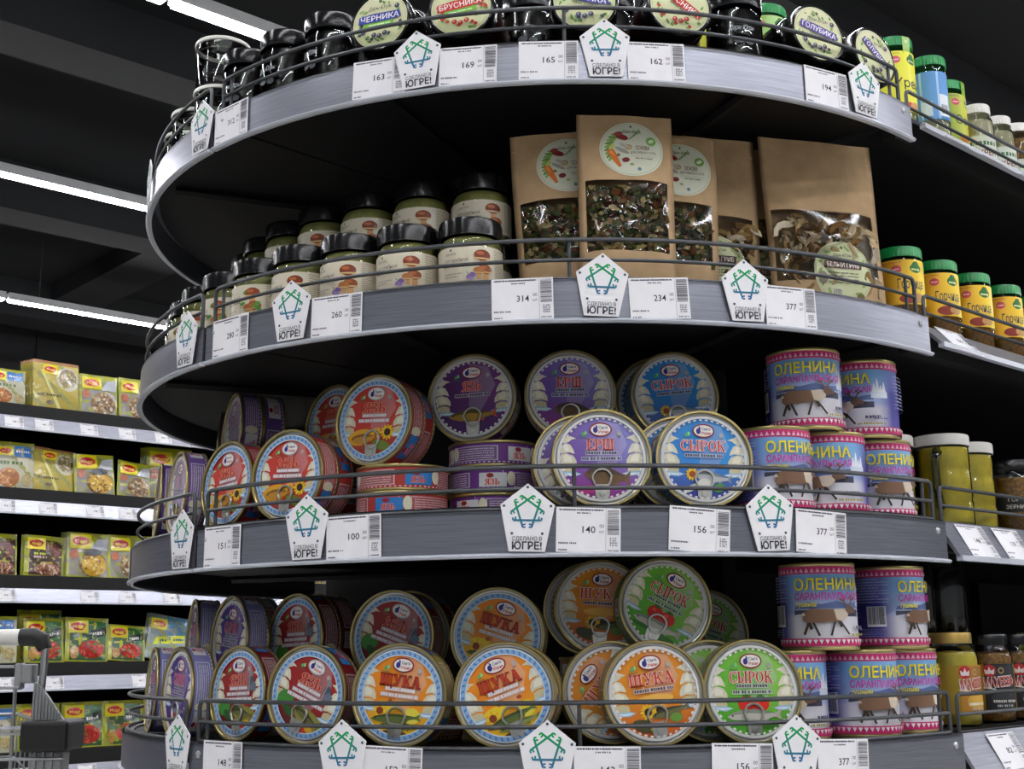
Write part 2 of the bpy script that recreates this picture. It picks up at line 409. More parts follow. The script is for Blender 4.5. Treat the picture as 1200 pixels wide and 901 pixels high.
# ================================================================== the rounded gondola end
LIP = [1.6696, 1.4144, 1.1847, .9623]; RH = .0432; DECK = [1.722, 1.461, 1.234, 1.003]
R = .58
SH = ['jam jars', 'kraft bags', 'upper fish cans', 'lower fish cans']
LC = (-.0057, -.0057)
def arc(t0, t1, r, z, n=40, c=(0, 0)): return [(c[0]+r*cos(rad(t0+(t1-t0)*i/n)), c[1]+r*sin(rad(t0+(t1-t0)*i/n)), z) for i in range(n+1)]
def cap_shelf(k, t0, t1, c, r0, label):
    lz, dz = LIP[k], DECK[k]; rt = lz+RH
    d = MB().use('shelf_black')
    n = 40; top = [(c[0], c[1])]+[(c[0]+(r0-.012)*cos(rad(t0+(t1-t0)*i/n)), c[1]+(r0-.012)*sin(rad(t0+(t1-t0)*i/n))) for i in range(n+1)]
    m = len(top); V = [(x, y, dz-.02) for x, y in top]+[(x, y, dz) for x, y in top]
    d.add(V, [tuple(range(m)), tuple(range(2*m-1, m-1, -1))]+[(i, (i+1) % m, m+(i+1) % m, m+i) for i in range(m)])
    for q in (.25, .75):                                            # stiffening ribs under the deck
        a = rad(t0+(t1-t0)*q); P = [Vector((c[0]+rr*cos(a), c[1]+rr*sin(a), dz-.026)) for rr in (.1, r0-.03)]; d.tube(P, .006, 6)
    ra = MB().use('rail_metal').arcbar([(r0-.0025, lz+.002), (r0, lz+.002), (r0, rt), (r0-.0025, rt)], t0, t1, 48, c)
    ra.arcbar([(r0-.014, rt-.003), (r0, rt-.003), (r0, rt), (r0-.014, rt)], t0, t1, 48, c)
    li = MB().use('lip_plastic').arcbar([(r0-.004, lz-.0012), (r0+.002, lz-.0018), (r0+.004, lz), (r0+.004, lz+.0014), (r0+.001, lz+.0028), (r0-.004, lz+.0024)], t0, t1, 48, c)
    sc = []
    for t in (t0+(1.8 if t1 > t0 else -1.8), t1-(1.8 if t1 > t0 else -1.8)):
        M = T(c[0]+r0*cos(rad(t)), c[1]+r0*sin(rad(t)), rt-.011) @ RZ(t+90) @ RX(90)
        sc.append(MB().use('screw_steel').lathe([(.0038, 0), (.0036, .0012), (.002, .0022), (0, .0024)], 14, M).mesh('screw'))
    return place([('deck', d.mesh('deck', 30, False), []), ('price_rail', ra.mesh('price_rail'), [('rail_lip', li.mesh('rail_lip'))])]+[('screw', s, []) for s in sc],
                 'curved_shelf', label, 'shelf', (0, 0, 0), 0)
ORD = ['topmost', 'second', 'third', 'fourth']
for k in range(4):
    cap_shelf(k, -134.7, -45.7, (0, 0), R, 'front quarter of the black curved shelf carrying the '+SH[k])
    cap_shelf(k, -135.3, -225, LC, R-.008, 'left quarter of the black curved shelf beside the '+SH[k]+', turning away behind')

def guard(pts_fn, uprights, z, label, r=.0020, low=True):
    """wire fence: three rails, the top one bent down at both ends"""
    kit = []
    top = pts_fn(z+.043); a, b = Vector(top[0]), Vector(top[-1]); da = (Vector(top[1])-a).normalized(); db = (Vector(top[-2])-b).normalized()
    def corner(p, d): return [p-Vector((0, 0, .041)), p-Vector((0, 0, .006)), p-Vector((0, 0, .0018))+d*.0018, p+d*.006]
    path = corner(a, da)+[Vector(q) for q in top[1:-1]]+corner(b, db)[::-1]
    kit.append(('wire', MB().use('wire_grey').tube(path, r*1.15, 8).mesh('wire'), []))
    kit.append(('wire', MB().use('wire_grey').tube(pts_fn(z+.0215), r, 8).mesh('wire'), []))
    kit.append(('wire', MB().use('wire_grey').tube(pts_fn(z+.002), r, 8).mesh('wire'), []))
    for u in uprights:
        p = Vector(u); kit.append(('upright', MB().use('wire_grey').tube([p+Vector((0, 0, z)), p+Vector((0, 0, z+.043))], r, 8).mesh('upright'), []))
    return place(kit, 'wire_guard', label, 'guard rail', (0, 0, 0))
for k in range(4):
    z = LIP[k]+RH
    guard(lambda zz: arc(-133.9, -47.2, .574, zz, 60), [pol(t, .5722, 0) for t in (-132.6, -90.5, -48.7)], z, 'grey wire guard along the front rail of the '+SH[k])
    guard(lambda zz: arc(-136.6, -224, .566, zz, 60, LC), [pol(t, .5642, 0) for t in (-180, -222)], z, 'grey wire guard on the left quarter rail by the '+SH[k])

# central end panel, spine and plinth of the gondola
b = MB().use('panel_black'); b.box(-.3, .573, -.012, .012, .1, 1.735)
o = new('end_panel', b.mesh('end_panel', smooth=False)); o.matrix_world = T(0, 0, 0) @ RZ(GR+90) @ T(0, 0, 0); tag(o, 'black upright end panel behind the curved shelves', 'panel')
b = MB().use('panel_black').box(.02, 2.3, -.012, .012, .1, 1.735)
for q in (.03, 1.15, 2.27): b.box(q-.02, q+.02, -.03, .03, 0, 1.74)
o = new('spine_panel', b.mesh('spine_panel', smooth=False)); o.matrix_world = RZ(GR); tag(o, 'black centre panel running back from the curved shelves', 'panel')
b = MB().use('panel_black').arcbar([(.0, 0), (.5, 0), (.5, .12), (.0, .12)], -225, -45.7, 60)
o = new('plinth', b.mesh('plinth')); tag(o, 'black half-round plinth at the foot of the shelf end', 'plinth')

# straight shelves: the aisle side that carries the jars, and the far side
STR = [1.6985, 1.432, 1.190, .958]
def straight(k, side, label):
    z = STR[k]; d = MB().use('shelf_black').box(.04, 2.3, -.545, -.012, DECK[k]-.02, DECK[k])
    d.box(.04, 2.3, -.548, -.53, DECK[k]-.034, DECK[k])
    ra = MB().use('rail_pale'); V = [(x, y, zz) for x in (.055, 2.3) for y, zz in ((-.548, DECK[k]-.003), (-.552, DECK[k]-.001), (-.577, z+.002), (-.574, z))]
    ra.add(V, [(0, 1, 5, 4), (1, 2, 6, 5), (2, 3, 7, 6), (3, 0, 4, 7), (0, 3, 2, 1), (4, 5, 6, 7)])
    li = MB().use('lip_plastic').box(.055, 2.3, -.5795, -.572, z-.003, z+.003)
    M = Matrix.Identity(4) if side > 0 else Matrix.Scale(-1, 4, (0, 1, 0))
    kit = [('deck', d.mesh('deck', smooth=False), []), ('price_rail', ra.mesh('price_rail', smooth=False), [('rail_lip', li.mesh('rail_lip', smooth=False))])]
    e = place(kit, 'straight_shelf', label, 'shelf', (0, 0, 0), GR, M)
    return e
SR = ['green-lidded jars at the top', 'mustard jars with green lids', 'glass mustard mugs', 'sauce jars with red lettering']
for k in range(4):
    straight(k, 1, 'straight black shelf with pale tilted rail under the '+SR[k])
    straight(k, -1, 'far-side straight black shelf, level with the '+SR[k])
    guard(lambda zz: [sn(.078+(2.2-.078)*i/12, .545, zz) for i in range(13)], [sn(q, .5435, 0) for q in (.9, 1.6)], DECK[k]-.003, 'straight grey wire guard in front of the '+SR[k])

# ================================================================== the sachet gondola across the aisle
GN = -2.815; GRAIL = [1.8227, 1.5454, 1.260, .9817, .70]; GDECK = [1.908, 1.63, 1.347, 1.068, .79]
GNAME = ['the top shelf', 'the second shelf', 'the third shelf', 'the fourth shelf', 'the fifth shelf']
b = MB().use('panel_black').box(-3, 4.2, .46, .5, 0, 2.15)
for q in (-3, -1.8, -.6, .6, 1.8, 3.0, 4.2): b.box(q-.02, q+.02, .42, .46, 0, 2.15)
b.box(-3, 4.2, .0, .46, 0, .14)
o = new('sachet_gondola_back', b.mesh('gondola_back', smooth=False)); o.matrix_world = frame(0, GN, 0); tag(o, 'black back panel of the shelving across the aisle', 'panel')
for k in range(5):
    d = MB().use('shelf_black').box(-3, 4.2, .004, .46, GDECK[k]-.022, GDECK[k]).box(-3, 4.2, 0, .012, GRAIL[k]+.03, GDECK[k])
    ra = MB().use('rail_pale'); z0, z1 = GRAIL[k], GRAIL[k]+.044
    V = [(x, y, zz) for x in (-3, 4.2) for y, zz in ((.004, z1), (-.002, z1), (-.02, z0), (-.014, z0))]
    ra.add(V, [(0, 1, 5, 4), (1, 2, 6, 5), (2, 3, 7, 6), (3, 0, 4, 7), (0, 3, 2, 1), (4, 5, 6, 7)])
    li = MB().use('lip_plastic').box(-3, 4.2, -.023, -.014, z0-.003, z0+.002)
    place([('deck', d.mesh('deck', smooth=False), []), ('price_rail', ra.mesh('price_rail', smooth=False), [('rail_lip', li.mesh('rail_lip', smooth=False))])],
          'straight_shelf', 'long black shelf with pale rail, %s of sachets across the aisle' % GNAME[k], 'shelf', sn(0, GN, 0), GR)

# ================================================================== fish cans
CR, CH = .0508, .0285; CHS = CH+.0002
def lathe_part(m, prof, n=56, name='body', flute=None): return MB().use(m).lathe(prof, n, flute=flute).mesh(name)
h2 = CH/2
CAN_BODY = lathe_part('can_silver', [(0, -h2+.002), (.046, -h2+.002), (.047, -h2+.0005), (.0492, -h2+.003), (.0492, h2-.003), (.0485, h2-.002), (.0478, h2-.0050), (.0462, h2-.0052), (.0452, h2-.0036), (0, h2-.0036)], 56, 'can_body')
def bead(z0, z1): return [(.0478, z0), (.0503, z0), (.0508, z0+.0008), (.0508, z1-.0008), (.0503, z1), (.0484, z1), (.0478, z1-.0006), (.0478, z0)]
CAN_RIM = lathe_part('can_gold', bead(h2-.0033, h2), 56, 'rim'); CAN_FOOT = lathe_part('can_gold', bead(-h2, -h2+.003), 56, 'rim')
def make_tab():
    b = MB().use('tab_steel'); P = []
    for i in range(28):                                              # the finger ring
        a = 2*pi*i/28; wd = .0098 if sin(a) > 0 else .0088
        P.append((wd*cos(a), -.0215+.0098*sin(a), h2-.0014))
    b.tube(P, .00125, 6, True); r_ = b.mesh('ring')
    b = MB().use('tab_steel'); o = [(-.0078, -.027), (.0078, -.027), (.0068, -.0395), (.004, -.0425), (-.004, -.0425), (-.0068, -.0395)]
    V = [(x, y, h2-.0030) for x, y in o]+[(x, y, h2-.0014) for x, y in o]; n = len(o)
    b.add(V, [tuple(range(n)), tuple(range(2*n-1, n-1, -1))]+[(i, (i+1) % n, n+(i+1) % n, n+i) for i in range(n)])
    b.lathe([(.0036, h2-.0015), (.0034, h2-.0006), (0, h2-.0003)], 14, T(0, -.036, 0))
    return b.mesh('tab_plate'), r_
TAB_PLATE, TAB_RING = make_tab()
PR = .0445
def ship(p, sx, cream='#e0dcc4'):
    def q(L): return [(sx*x*PR, y*PR) for x, y in L]
    p.line(sx*.78*PR, .5*PR, sx*.74*PR, -.34*PR, .014*PR, '#8a8062')
    p.poly(q([(.80, .50), (.70, .52), (.56, .46), (.66, .44), (.74, .38), (.86, .34), (.88, .42)]), cream)
    p.poly(q([(.90, .30), (.80, .36), (.70, .32), (.63, .20), (.60, .10), (.72, .14), (.90, .12), (.93, .20)]), cream)
    p.poly(q([(.93, .09), (.80, .12), (.64, .07), (.57, -.04), (.56, -.16), (.70, -.12), (.90, -.14), (.95, -.02)]), mixc(H(cream), H('#c8c09a'), .35))
    p.poly(q([(.92, -.17), (.72, -.15), (.60, -.19), (.58, -.30), (.70, -.33), (.88, -.31)]), '#cdc49c')
    p.poly(q([(.86, .28), (.82, .33), (.76, .3), (.72, .18), (.82, .16)]), '#efecdc'); p.poly(q([(.88, .07), (.78, .09), (.68, .03), (.66, -.08), (.84, -.08)]), '#ece8d4')
    p.poly(q([(.90, -.30), (.82, -.40), (.6, -.42), (.46, -.36), (.6, -.31)]), '#9fc4dc'); p.poly(q([(.88, -.34), (.7, -.39), (.44, -.36), (.62, -.35)]), '#e8f0f4')
def fish(p, x0, y0, L, h, body, back, fin, rot=0):
    c, s_ = cos(rot), sin(rot)
    def q(P): return [((x0+(x*L)*c-(y*h)*s_)*PR, (y0+(x*L)*s_+(y*h)*c)*PR) for x, y in P]
    up_ = [(-.5, 0), (-.4, .28), (-.2, .46), (.05, .45), (.28, .22), (.4, .12)]; dn = [(.4, -.1), (.25, -.26), (0, -.46), (-.25, -.42), (-.42, -.2)]
    p.poly(q([(.36, .1), (.5, .42), (.46, 0), (.5, -.4), (.36, -.1)]), fin)
    p.poly(q([(-.08, -.4), (.02, -.75), (.12, -.36)]), fin); p.poly(q([(.12, -.3), (.2, -.6), (.26, -.2)]), fin)
    p.poly(q(up_+dn), body); p.poly(q([(-.48, .05), (-.4, .28), (-.2, .46), (.05, .45), (.28, .22), (.4, .12), (.2, .1), (-.1, .2), (-.35, .12)]), back)
    p.disk(*q([(-.4, .05)])[0], .02*PR, .02*PR, '#1a1a14', 8)
def sunflower(p, x, y, r, core='#3a2208'):
    for i in range(12):
        a = 2*pi*i/12; p.disk((x+r*.7*cos(a))*PR, (y+r*.7*sin(a))*PR, r*.36*PR, r*.17*PR, '#e8b518' if i % 2 else '#f2cc30', 8, a)
    p.disk(x*PR, y*PR, r*.5*PR, r*.5*PR, core, 14)
def tomato(p, x, y, r):
    p.disk(x*PR, y*PR, r*PR, r*.85*PR, '#d8220f', 18); p.disk((x-.3*r)*PR, (y+.3*r)*PR, r*.3*PR, r*.2*PR, '#f0553c', 10)
    for a in (.4, 1.2, 1.9, 2.7): p.line(x*PR, (y+.7*r)*PR, (x+.5*r*cos(a))*PR, (y+.7*r+.45*r*sin(a))*PR, .03*PR, '#2d6b1e')
def logo(p, y=.66, k=1.0, ringcol='#8e1a22'):
    p.disk(0, y*PR, .255*k*PR, .165*k*PR, ringcol, 28); p.disk(0, y*PR, .225*k*PR, .135*k*PR, '#f2eee8', 28)
    p.disk(-.12*k*PR, (y-.01)*PR, .055*k*PR, .07*k*PR, '#2c2a86', 12); p.disk(-.09*k*PR, (y+.07)*PR, .02*k*PR, .04*k*PR, '#2c2a86', 8, .5)
    p.text('Санта', .06*k*PR, (y+.05*k)*PR, .068*k*PR, '#3a2f6e', .2*k*PR, .02); p.text('Мария', .06*k*PR, (y-.05*k)*PR, .068*k*PR, '#c01c28', .22*k*PR, .02)
def icons(p):
    p.disk(-.4*PR, .56*PR, .055*PR, .04*PR, '#5fae62', 8, .7); p.disk(-.345*PR, .585*PR, .03*PR, .05*PR, '#8fd08a', 8); p.rect(-.5*PR, .47*PR, -.3*PR, .485*PR, '#3f7f52')
    p.poly([((.41+.055*sin(2*pi*i/5))*PR, (.57+.06*cos(2*pi*i/5))*PR) for i in range(5)], '#b8b6b0'); p.rect(.37*PR, .48*PR, .45*PR, .5*PR, '#9a9890')
LIDS = {
 # kind: name, hue left, hue right, hue foot, border, width of name, name fill, name edge, sub lines, side colour
 'yaz_purple': ('ЯЗЬ', '#4a1a5e', '#7a4088', '#4a1668', 'scallop', .5, '#d8362e', '#f0b8b0', 1, '#6a2a86'),
 'yersh': ('ЕРШ', '#6a2f96', '#8a8ad0', '#8e2f86', 'scallop', .62, '#d5392f', '#f3d5d0', 2, '#5f3a8e'),
 'syrok_blue': ('СЫРОК', '#2f7fce', '#2a93dc', '#3a3f9c', 'scallop', 1.04, '#d7382c', '#f4ece8', 1, '#2f86cf'),
 'yaz_red': ('ЯЗЬ', '#c9302a', '#d24a38', '#a43a20', 'blue', .66, '#cc2f2a', '#f0a884', 2, '#b3362e'),
 'yaz_dark': ('ЯЗЬ', '#8e1a1c', '#b02420', '#5a1f14', 'blue', .66, '#b5221e', '#f0a890', 3, '#7e1a1e'),
 'shuka': ('ЩУКА', '#ee8a16', '#f0921c', '#f0c424', 'blue', .96, '#cf3a22', '#7a2a1a', 2, '#b8a048'),
 'shuka_sun': ('ЩУКА', '#e08c18', '#e2901c', '#d8661a', 'scallop', 1.0, '#d03a2a', '#f4dccc', 1, '#9a6a2a'),
 'syrok_green': ('СЫРОК', '#57b526', '#8cc84c', '#4aa81c', 'scallop', .98, '#cc2a22', '#f4ece4', 2, '#4a8a2e'),
 'syrok_violet': ('СЫРОК', '#472a86', '#5a3a98', '#4a2a6e', 'scallop', .78, '#b8325a', '#e0a0b0', 3, '#8a8ac4'),
 'yaz_lilac': ('ЯЗЬ', '#9a86a8', '#a08cae', '#7a5a8e', 'scallop', .5, '#b8607a', '#d8b8c8', 1, '#6d4f96'),
}
def lid_print(kind):
    nm, cl, cr, cf, border, wd, fill, edge, lines, side = LIDS[kind]; cl, cr, cf = H(cl), H(cr), H(cf); p = Print()
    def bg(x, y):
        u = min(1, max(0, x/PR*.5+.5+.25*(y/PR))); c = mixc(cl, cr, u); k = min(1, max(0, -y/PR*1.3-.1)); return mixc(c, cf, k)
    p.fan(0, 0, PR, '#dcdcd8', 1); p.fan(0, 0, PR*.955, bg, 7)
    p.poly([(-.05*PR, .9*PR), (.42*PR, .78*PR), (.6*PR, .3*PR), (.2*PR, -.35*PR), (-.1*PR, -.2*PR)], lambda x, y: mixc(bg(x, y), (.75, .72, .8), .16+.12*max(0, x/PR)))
    ship(p, -1); ship(p, 1)
    if kind == 'yaz_purple': fish(p, .0, -.44, 1.25, .3, '#a8862a', '#5a4a18', '#c8551c', .03)
    if kind == 'yaz_lilac': fish(p, .0, -.44, 1.2, .3, '#9a8a4a', '#5a4a28', '#a8654c', .03)
    if kind == 'yersh': fish(p, .12, -.42, 1.05, .44, '#6a5030', '#4a3a28', '#7a5a3a', -.12); p.disk(-.3*PR, -.72*PR, .25*PR, .1*PR, '#b0307e', 14, .3)
    if kind == 'syrok_blue':
        fish(p, .2, -.42, .9, .26, '#b9bdc0', '#7d8890', '#8a9098', -.1); sunflower(p, -.28, -.36, .15, '#a04a1c'); p.disk(-.3*PR, -.68*PR, .22*PR, .07*PR, '#d0d2d0', 10, .5); p.disk(.34*PR, -.66*PR, .15*PR, .1*PR, '#4f9c3a', 10, .3); p.disk(.0, -.55*PR, .15*PR, .1*PR, '#d8d6cc', 12)
    if kind == 'yaz_red':
        p.disk(-.35*PR, -.42*PR, .42*PR, .2*PR, '#d9a022', 18, .15); sunflower(p, .42, -.3, .19); sunflower(p, .1, -.32, .14, '#b06a18'); fish(p, -.25, -.45, .8, .26, '#c08a2a', '#8a5a1a', '#b0551c', .1); p.disk(.3*PR, -.62*PR, .3*PR, .12*PR, '#6a7a2a', 12, -.3); p.disk(-.3*PR, -.76*PR, .2*PR, .07*PR, '#9a3a24', 10, .3)
    if kind == 'yaz_dark':
        p.disk(-.55*PR, -.3*PR, .24*PR, .2*PR, '#3f8a2e', 14, .4); p.disk(-.4*PR, -.5*PR, .2*PR, .1*PR, '#1f5a1e', 10, -.6); p.disk(.25*PR, -.5*PR, .5*PR, .2*PR, '#8f8a3a', 18, -.2); fish(p, .2, -.48, .8, .2, '#6a6a3a', '#44482a', '#7a5a3a', -.2); p.disk(.1*PR, -.76*PR, .22*PR, .11*PR, '#cc3a1e', 12); p.disk(.36*PR, -.7*PR, .12*PR, .08*PR, '#d8a82a', 10)
        p.disk(.52*PR, .22*PR, .12*PR, .2*PR, '#4c5668', 10, .15); p.disk(.5*PR, .46*PR, .06*PR, .08*PR, '#8a8f98', 8); p.poly([(.4*PR, .1*PR), (.68*PR, .02*PR), (.7*PR, .2*PR), (.56*PR, .28*PR)], '#6d7688'); p.line(.42*PR, .0, .48*PR, .6*PR, .03*PR, '#a09a90')
    if kind == 'shuka':
        p.disk(-.3*PR, -.28*PR, .3*PR, .12*PR, '#efd030', 12); sunflower(p, -.42, -.38, .17, '#8a3a14'); p.disk(.35*PR, -.42*PR, .2*PR, .18*PR, '#e6d84a', 12); fish(p, -.02, -.5, 1.2, .2, '#5d6e34', '#3a4a26', '#6a7a3a', .12); fish(p, .1, -.66, 1.0, .16, '#8a9a5a', '#5a6a34', '#7a8a3a', .05); p.disk(-.2*PR, -.14*PR, .05*PR, .05*PR, '#a05a2a', 10); p.disk(.28*PR, -.14*PR, .06*PR, .04*PR, '#b0452a', 10); p.disk(.0, -.82*PR, .3*PR, .06*PR, '#5a4a2a', 12)
    if kind == 'shuka_sun':
        p.disk(0, -.12*PR, .42*PR, .1*PR, '#f0b850', 18); sunflower(p, -.2, -.38, .17); sunflower(p, .06, -.36, .16); fish(p, .3, -.42, .9, .2, '#6a6a40', '#3d4228', '#7a6a3a', .18); p.disk(-.3*PR, -.66*PR, .3*PR, .13*PR, '#4a4a2a', 12, -.3); p.disk(.4*PR, -.56*PR, .14*PR, .1*PR, '#6a9a3a', 10); sunflower(p, -.1, -.74, .1)
    if kind == 'syrok_green':
        tomato(p, -.14, -.26, .2); tomato(p, .18, -.27, .19); fish(p, .02, -.52, 1.25, .3, '#c4c2b4', '#8d9488', '#b8b0a0', .03); p.disk(-.35*PR, -.66*PR, .24*PR, .05*PR, '#2e7a1c', 10); p.disk(.3*PR, -.72*PR, .25*PR, .08*PR, '#3a7a1e', 10)
    if kind == 'syrok_violet':
        p.disk(-.1*PR, -.62*PR, .3*PR, .16*PR, '#9c2f3a', 12); fish(p, .1, -.45, .9, .2, '#8a8aa0', '#5a5a78', '#8a5a6a')
    for i in range(lines):
        y = (.12-.13*i)*PR if lines > 1 else .08*PR; a = (.36+.1*i)*PR if lines > 1 else .45*PR
        p.rect(-a, y-.05*PR, a, y+.045*PR, mixc((.6, .6, .64), cr, .35)); p.dashes(-a*.96, a*.96, y, .06*PR, '#e8e6ea' if lines > 1 and border == 'blue' else '#4a4658', i+3)
    icons(p); logo(p, .66, 1.0, '#8e1a22' if border == 'scallop' or kind == 'shuka' else '#b8bac0')
    p.serif(nm, -.02*PR, .31*PR, .25*PR, wd*PR, fill, edge)
    if border == 'scallop':
        for i in range(42):
            a = 2*pi*i/42; p.disk(.915*PR*cos(a), .915*PR*sin(a), .038*PR, .024*PR, '#e6e4e4', 10, a+pi/2)
        p.ring(0, 0, .945*PR, 1.0*PR, '#d9d9d6')
    else:
        p.ring(0, 0, .87*PR, 1.0*PR, '#8fb6dc'); p.ring(0, 0, .985*PR, 1.0*PR, '#e8eef4'); p.ring(0, 0, .865*PR, .882*PR, '#e8eef4')
        for i in range(44):
            a = 2*pi*i/44; c, s_ = cos(a), sin(a)
            p.poly([((.9+.07*u)*PR*cos(a+v), (.9+.07*u)*PR*sin(a+v)) for u, v in ((0, -.03), (1, 0.0), (1, .05), (0, .02))], '#4f86c6')
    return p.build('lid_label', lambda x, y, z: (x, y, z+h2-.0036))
def side_print(kind):
    nm, cl, cr, cf, border, wd, fill, edge, lines, side = LIDS[kind]; p = Print(); L = 2*pi*.0493; hh = CH-.0062; z0 = -h2+.0031; sc = H(side)
    p.grid(-L/2, z0, L/2, z0+hh, 60, 1, sc)
    for k, x in enumerate((-.115, -.012, .09)):
        p.rect(x-.028, z0+.003, x+.028, z0+hh-.003, mixc(sc, (1, 1, 1), .45)); p.rect(x-.0265, z0+.004, x+.0265, z0+hh-.004, mixc(sc, (.3, .25, .3), .25))
        for j in range(5): p.dashes(x-.024, x+.024, z0+.006+j*.0025, .0011, mixc(sc, (1, 1, 1), .6), j+k)
    p.rect(-.062, z0+.003, -.044, z0+hh-.003, '#d8d8d8'); p.barcode(-.061, z0+.004, -.045, z0+hh-.004, 4)
    for x in (.047, -.09+.235):
        p.rect(x-.016, z0+.003, x+.014, z0+hh-.004, '#d9dadc' if border == 'scallop' else '#2f7fc8'); p.disk(x-.004, z0+hh-.007, .004, .0026, '#9c1a22', 10); p.serif(nm, x-.002, z0+.0085, .0065, .016, fill, edge)
        p.disk(x+.019, z0+.012, .005, .008, '#e4dfc2', 10)
    for i in range(60): p.disk(-L/2+L*i/60, z0+.0012, .0016, .0008, mixc(sc, (1, 1, 1), .55), 6)
    return p.build('side_label', wrap=.0494)
KITS = {}
def can_kit(kind):
    if kind not in KITS:
        KITS[kind] = [('can_body', CAN_BODY, []), ('lid_label', lid_print(kind), []), ('side_label', side_print(kind), []), ('rim', CAN_RIM, []), ('rim', CAN_FOOT, []), ('pull_tab', TAB_PLATE, [('ring', TAB_RING)])]
    return KITS[kind]
def can_up(kind, t, r, z, label, roll=0, face=0, tilt=3, group=None):
    """can standing on its edge, lid outwards; r = distance of the lid, face = turn away from the radius"""
    tt = t; q = r-CH/2
    return place(can_kit(kind), 'fish_can', label, 'can', pol(tt, q, z), tt+90+face, T(0, 0, CR) @ RX(90-tilt) @ RZ(roll), group)
def can_flat(kind, t, r, z, label, roll=0, group=None):
    return place(can_kit(kind), 'fish_can', label, 'can', pol(t, r, z), t+90, T(0, 0, CH/2) @ RZ(roll), group)
def stack(kind, t, r, z, n, roll0, what, group, dx=.002):
    NM = {1: ['only'], 2: ['lower', 'upper'], 3: ['bottom', 'middle', 'top']}[n]
    for i in range(n): can_flat(kind, t+random.uniform(-.08, .08), r+random.uniform(-dx, dx)*.3, z+i*(CH+.00015), '%s can of %s' % (NM[i], what), roll0+i*37, group)
D3, D4 = DECK[2], DECK[3]
# ---- shelf of the upper fish cans
can_up('yaz_lilac', -160.6, .552, D3, 'lilac fish can seen edge-on, outermost in the front row of the upper can shelf', 8)
can_up('yaz_lilac', -149, .548, D3, 'lilac fish can beside the red cans, second from the turned-away end, upper can shelf', -6, -3)
can_up('yaz_red', -138, .53, D3, 'red sunflower fish can standing next to the lilac cans, upper shelf', 4, 5)
can_up('yaz_red', -126, .53, D3, 'red sunflower fish can in front of the pentagon sign, bright in the front row', -3, 5)
can_up('yaz_red', -126.7, .4995, D3, 'red fish can with blue side showing, second in its row behind the bright red can', 62, 5)
can_up('yaz_red', -128.2, .4685, D3, 'red fish can at the back of the row behind the bright red can', 130, 5)
can_up('yaz_red', -140.6, .4995, D3, 'red fish can hidden behind the red can next to the lilac cans', 100, 5)
stack('yaz_red', -113.8, .458, D3, 2, 205, 'the flat red pair under a standing red can', 'flat red cans')
can_up('yaz_red', -115.9, .492, D3+2*CHS, 'red sunflower fish can standing on two flat red cans', -4, -3)
can_up('yaz_red', -116.6, .462, D3+2*CHS, 'red fish can just behind the one on two flat red cans', 60, -3)
stack('yaz_red', -138.5, .372, D3, 3, 40, 'the shaded flat red stack at the back', 'flat red cans')
can_up('yaz_red', -138.5, .385, D3+3*CHS, 'dim red sunflower can standing in shade behind the bright red row', 0, 10)
stack('yaz_lilac', -155.5, .435, D3, 3, 10, 'the flat lilac stack on the left quarter', 'flat lilac cans')
can_up('yaz_lilac', -153.5, .472, D3+3*CHS, 'pale lilac fish can raised on a flat stack at the shaded back', 10)
can_up('yaz_lilac', -153.9, .443, D3+3*CHS, 'dark-sided lilac can behind the raised pale lilac can', 70)
stack('yaz_lilac', -171, .44, D3, 3, 80, 'the farthest flat lilac stack on the left quarter', 'flat lilac cans')
can_up('yaz_lilac', -170, .475, D3+3*CHS, 'lilac fish can turned edge-on, farthest of the raised ones on the upper can shelf', 0)
stack('yaz_purple', -102.3, .40, D3, 3, 168, 'the purple stack under the purple fish can', 'flat purple cans')
can_up('yaz_purple', -104.8, .43, D3+3*CHS, 'deep purple fish can with golden fish standing on three flat purple cans', 2, 4)
stack('yersh', -87.6, .40, D3, 3, 150, 'the purple stack under the shaded violet can', 'flat violet cans')
can_up('yersh', -90, .43, D3+3*CHS, 'shaded violet fish can in the raised row behind the bright violet can', 0)
can_up('yersh', -87.2, .53, D3, 'bright violet fish can in the front row of the upper shelf', 0, -2)
can_up('yersh', -89.3, .4985, D3, 'violet fish can peeking out behind the bright violet front can', 30, 2)
stack('syrok_blue', -72.4, .40, D3, 3, 90, 'the stack under the raised blue can', 'flat blue cans')
can_up('syrok_blue', -73.9, .43, D3+3*CHS, 'shaded blue fish can in the raised row behind the bright blue can', 7, -8)
can_up('syrok_blue', -74.9, .397, D3+3*CHS, 'blue fish can hidden behind the raised shaded blue can', 90, -8)
can_up('syrok_blue', -75.4, .53, D3, 'bright blue fish can with sunflower in the front row beside the reindeer cans', -2, -9)
can_up('syrok_blue', -76.9, .4955, D3, 'blue fish can peeking out behind the bright blue front can', 40, -9)
# ---- shelf of the lower fish cans
can_up('syrok_violet', -157, .552, D4, 'violet fish can seen edge-on, outermost of the front row, lower can shelf', 0)
can_up('syrok_violet', -145.5, .548, D4, 'violet fish can with red lettering next to the dark red cans, lower front row', -4)
can_up('yaz_dark', -133.9, .53, D4, 'dark red fish can between the violet cans and a tilted dark red can', 3, 2)
can_up('yaz_dark', -122.1, .53, D4, 'dark red fish can with label tilted clockwise, lower front row', -22, 4)
can_up('shuka', -110, .53, D4, 'orange pike can with blue border beside the dark red cans', -7, 4)
can_up('shuka', -98.1, .532, D4, 'orange pike can with label tilted up to one side, lower front row', 20, 1)
can_up('shuka', -97.9, .5025, D4, 'orange blue-bordered can behind the tilted orange pike can', 120, 1)
can_up('shuka_sun', -86.1, .485, D4, 'orange can with a white scalloped border, half hidden, its label turned sideways', 52, 0)
can_up('shuka_sun', -82.3, .532, D4, 'orange sunflower can with a white scalloped border, lower front row', 7, -2)
can_up('syrok_green', -73.9, .491, D4, 'green fish can half hidden behind the front green can', 50, -8)
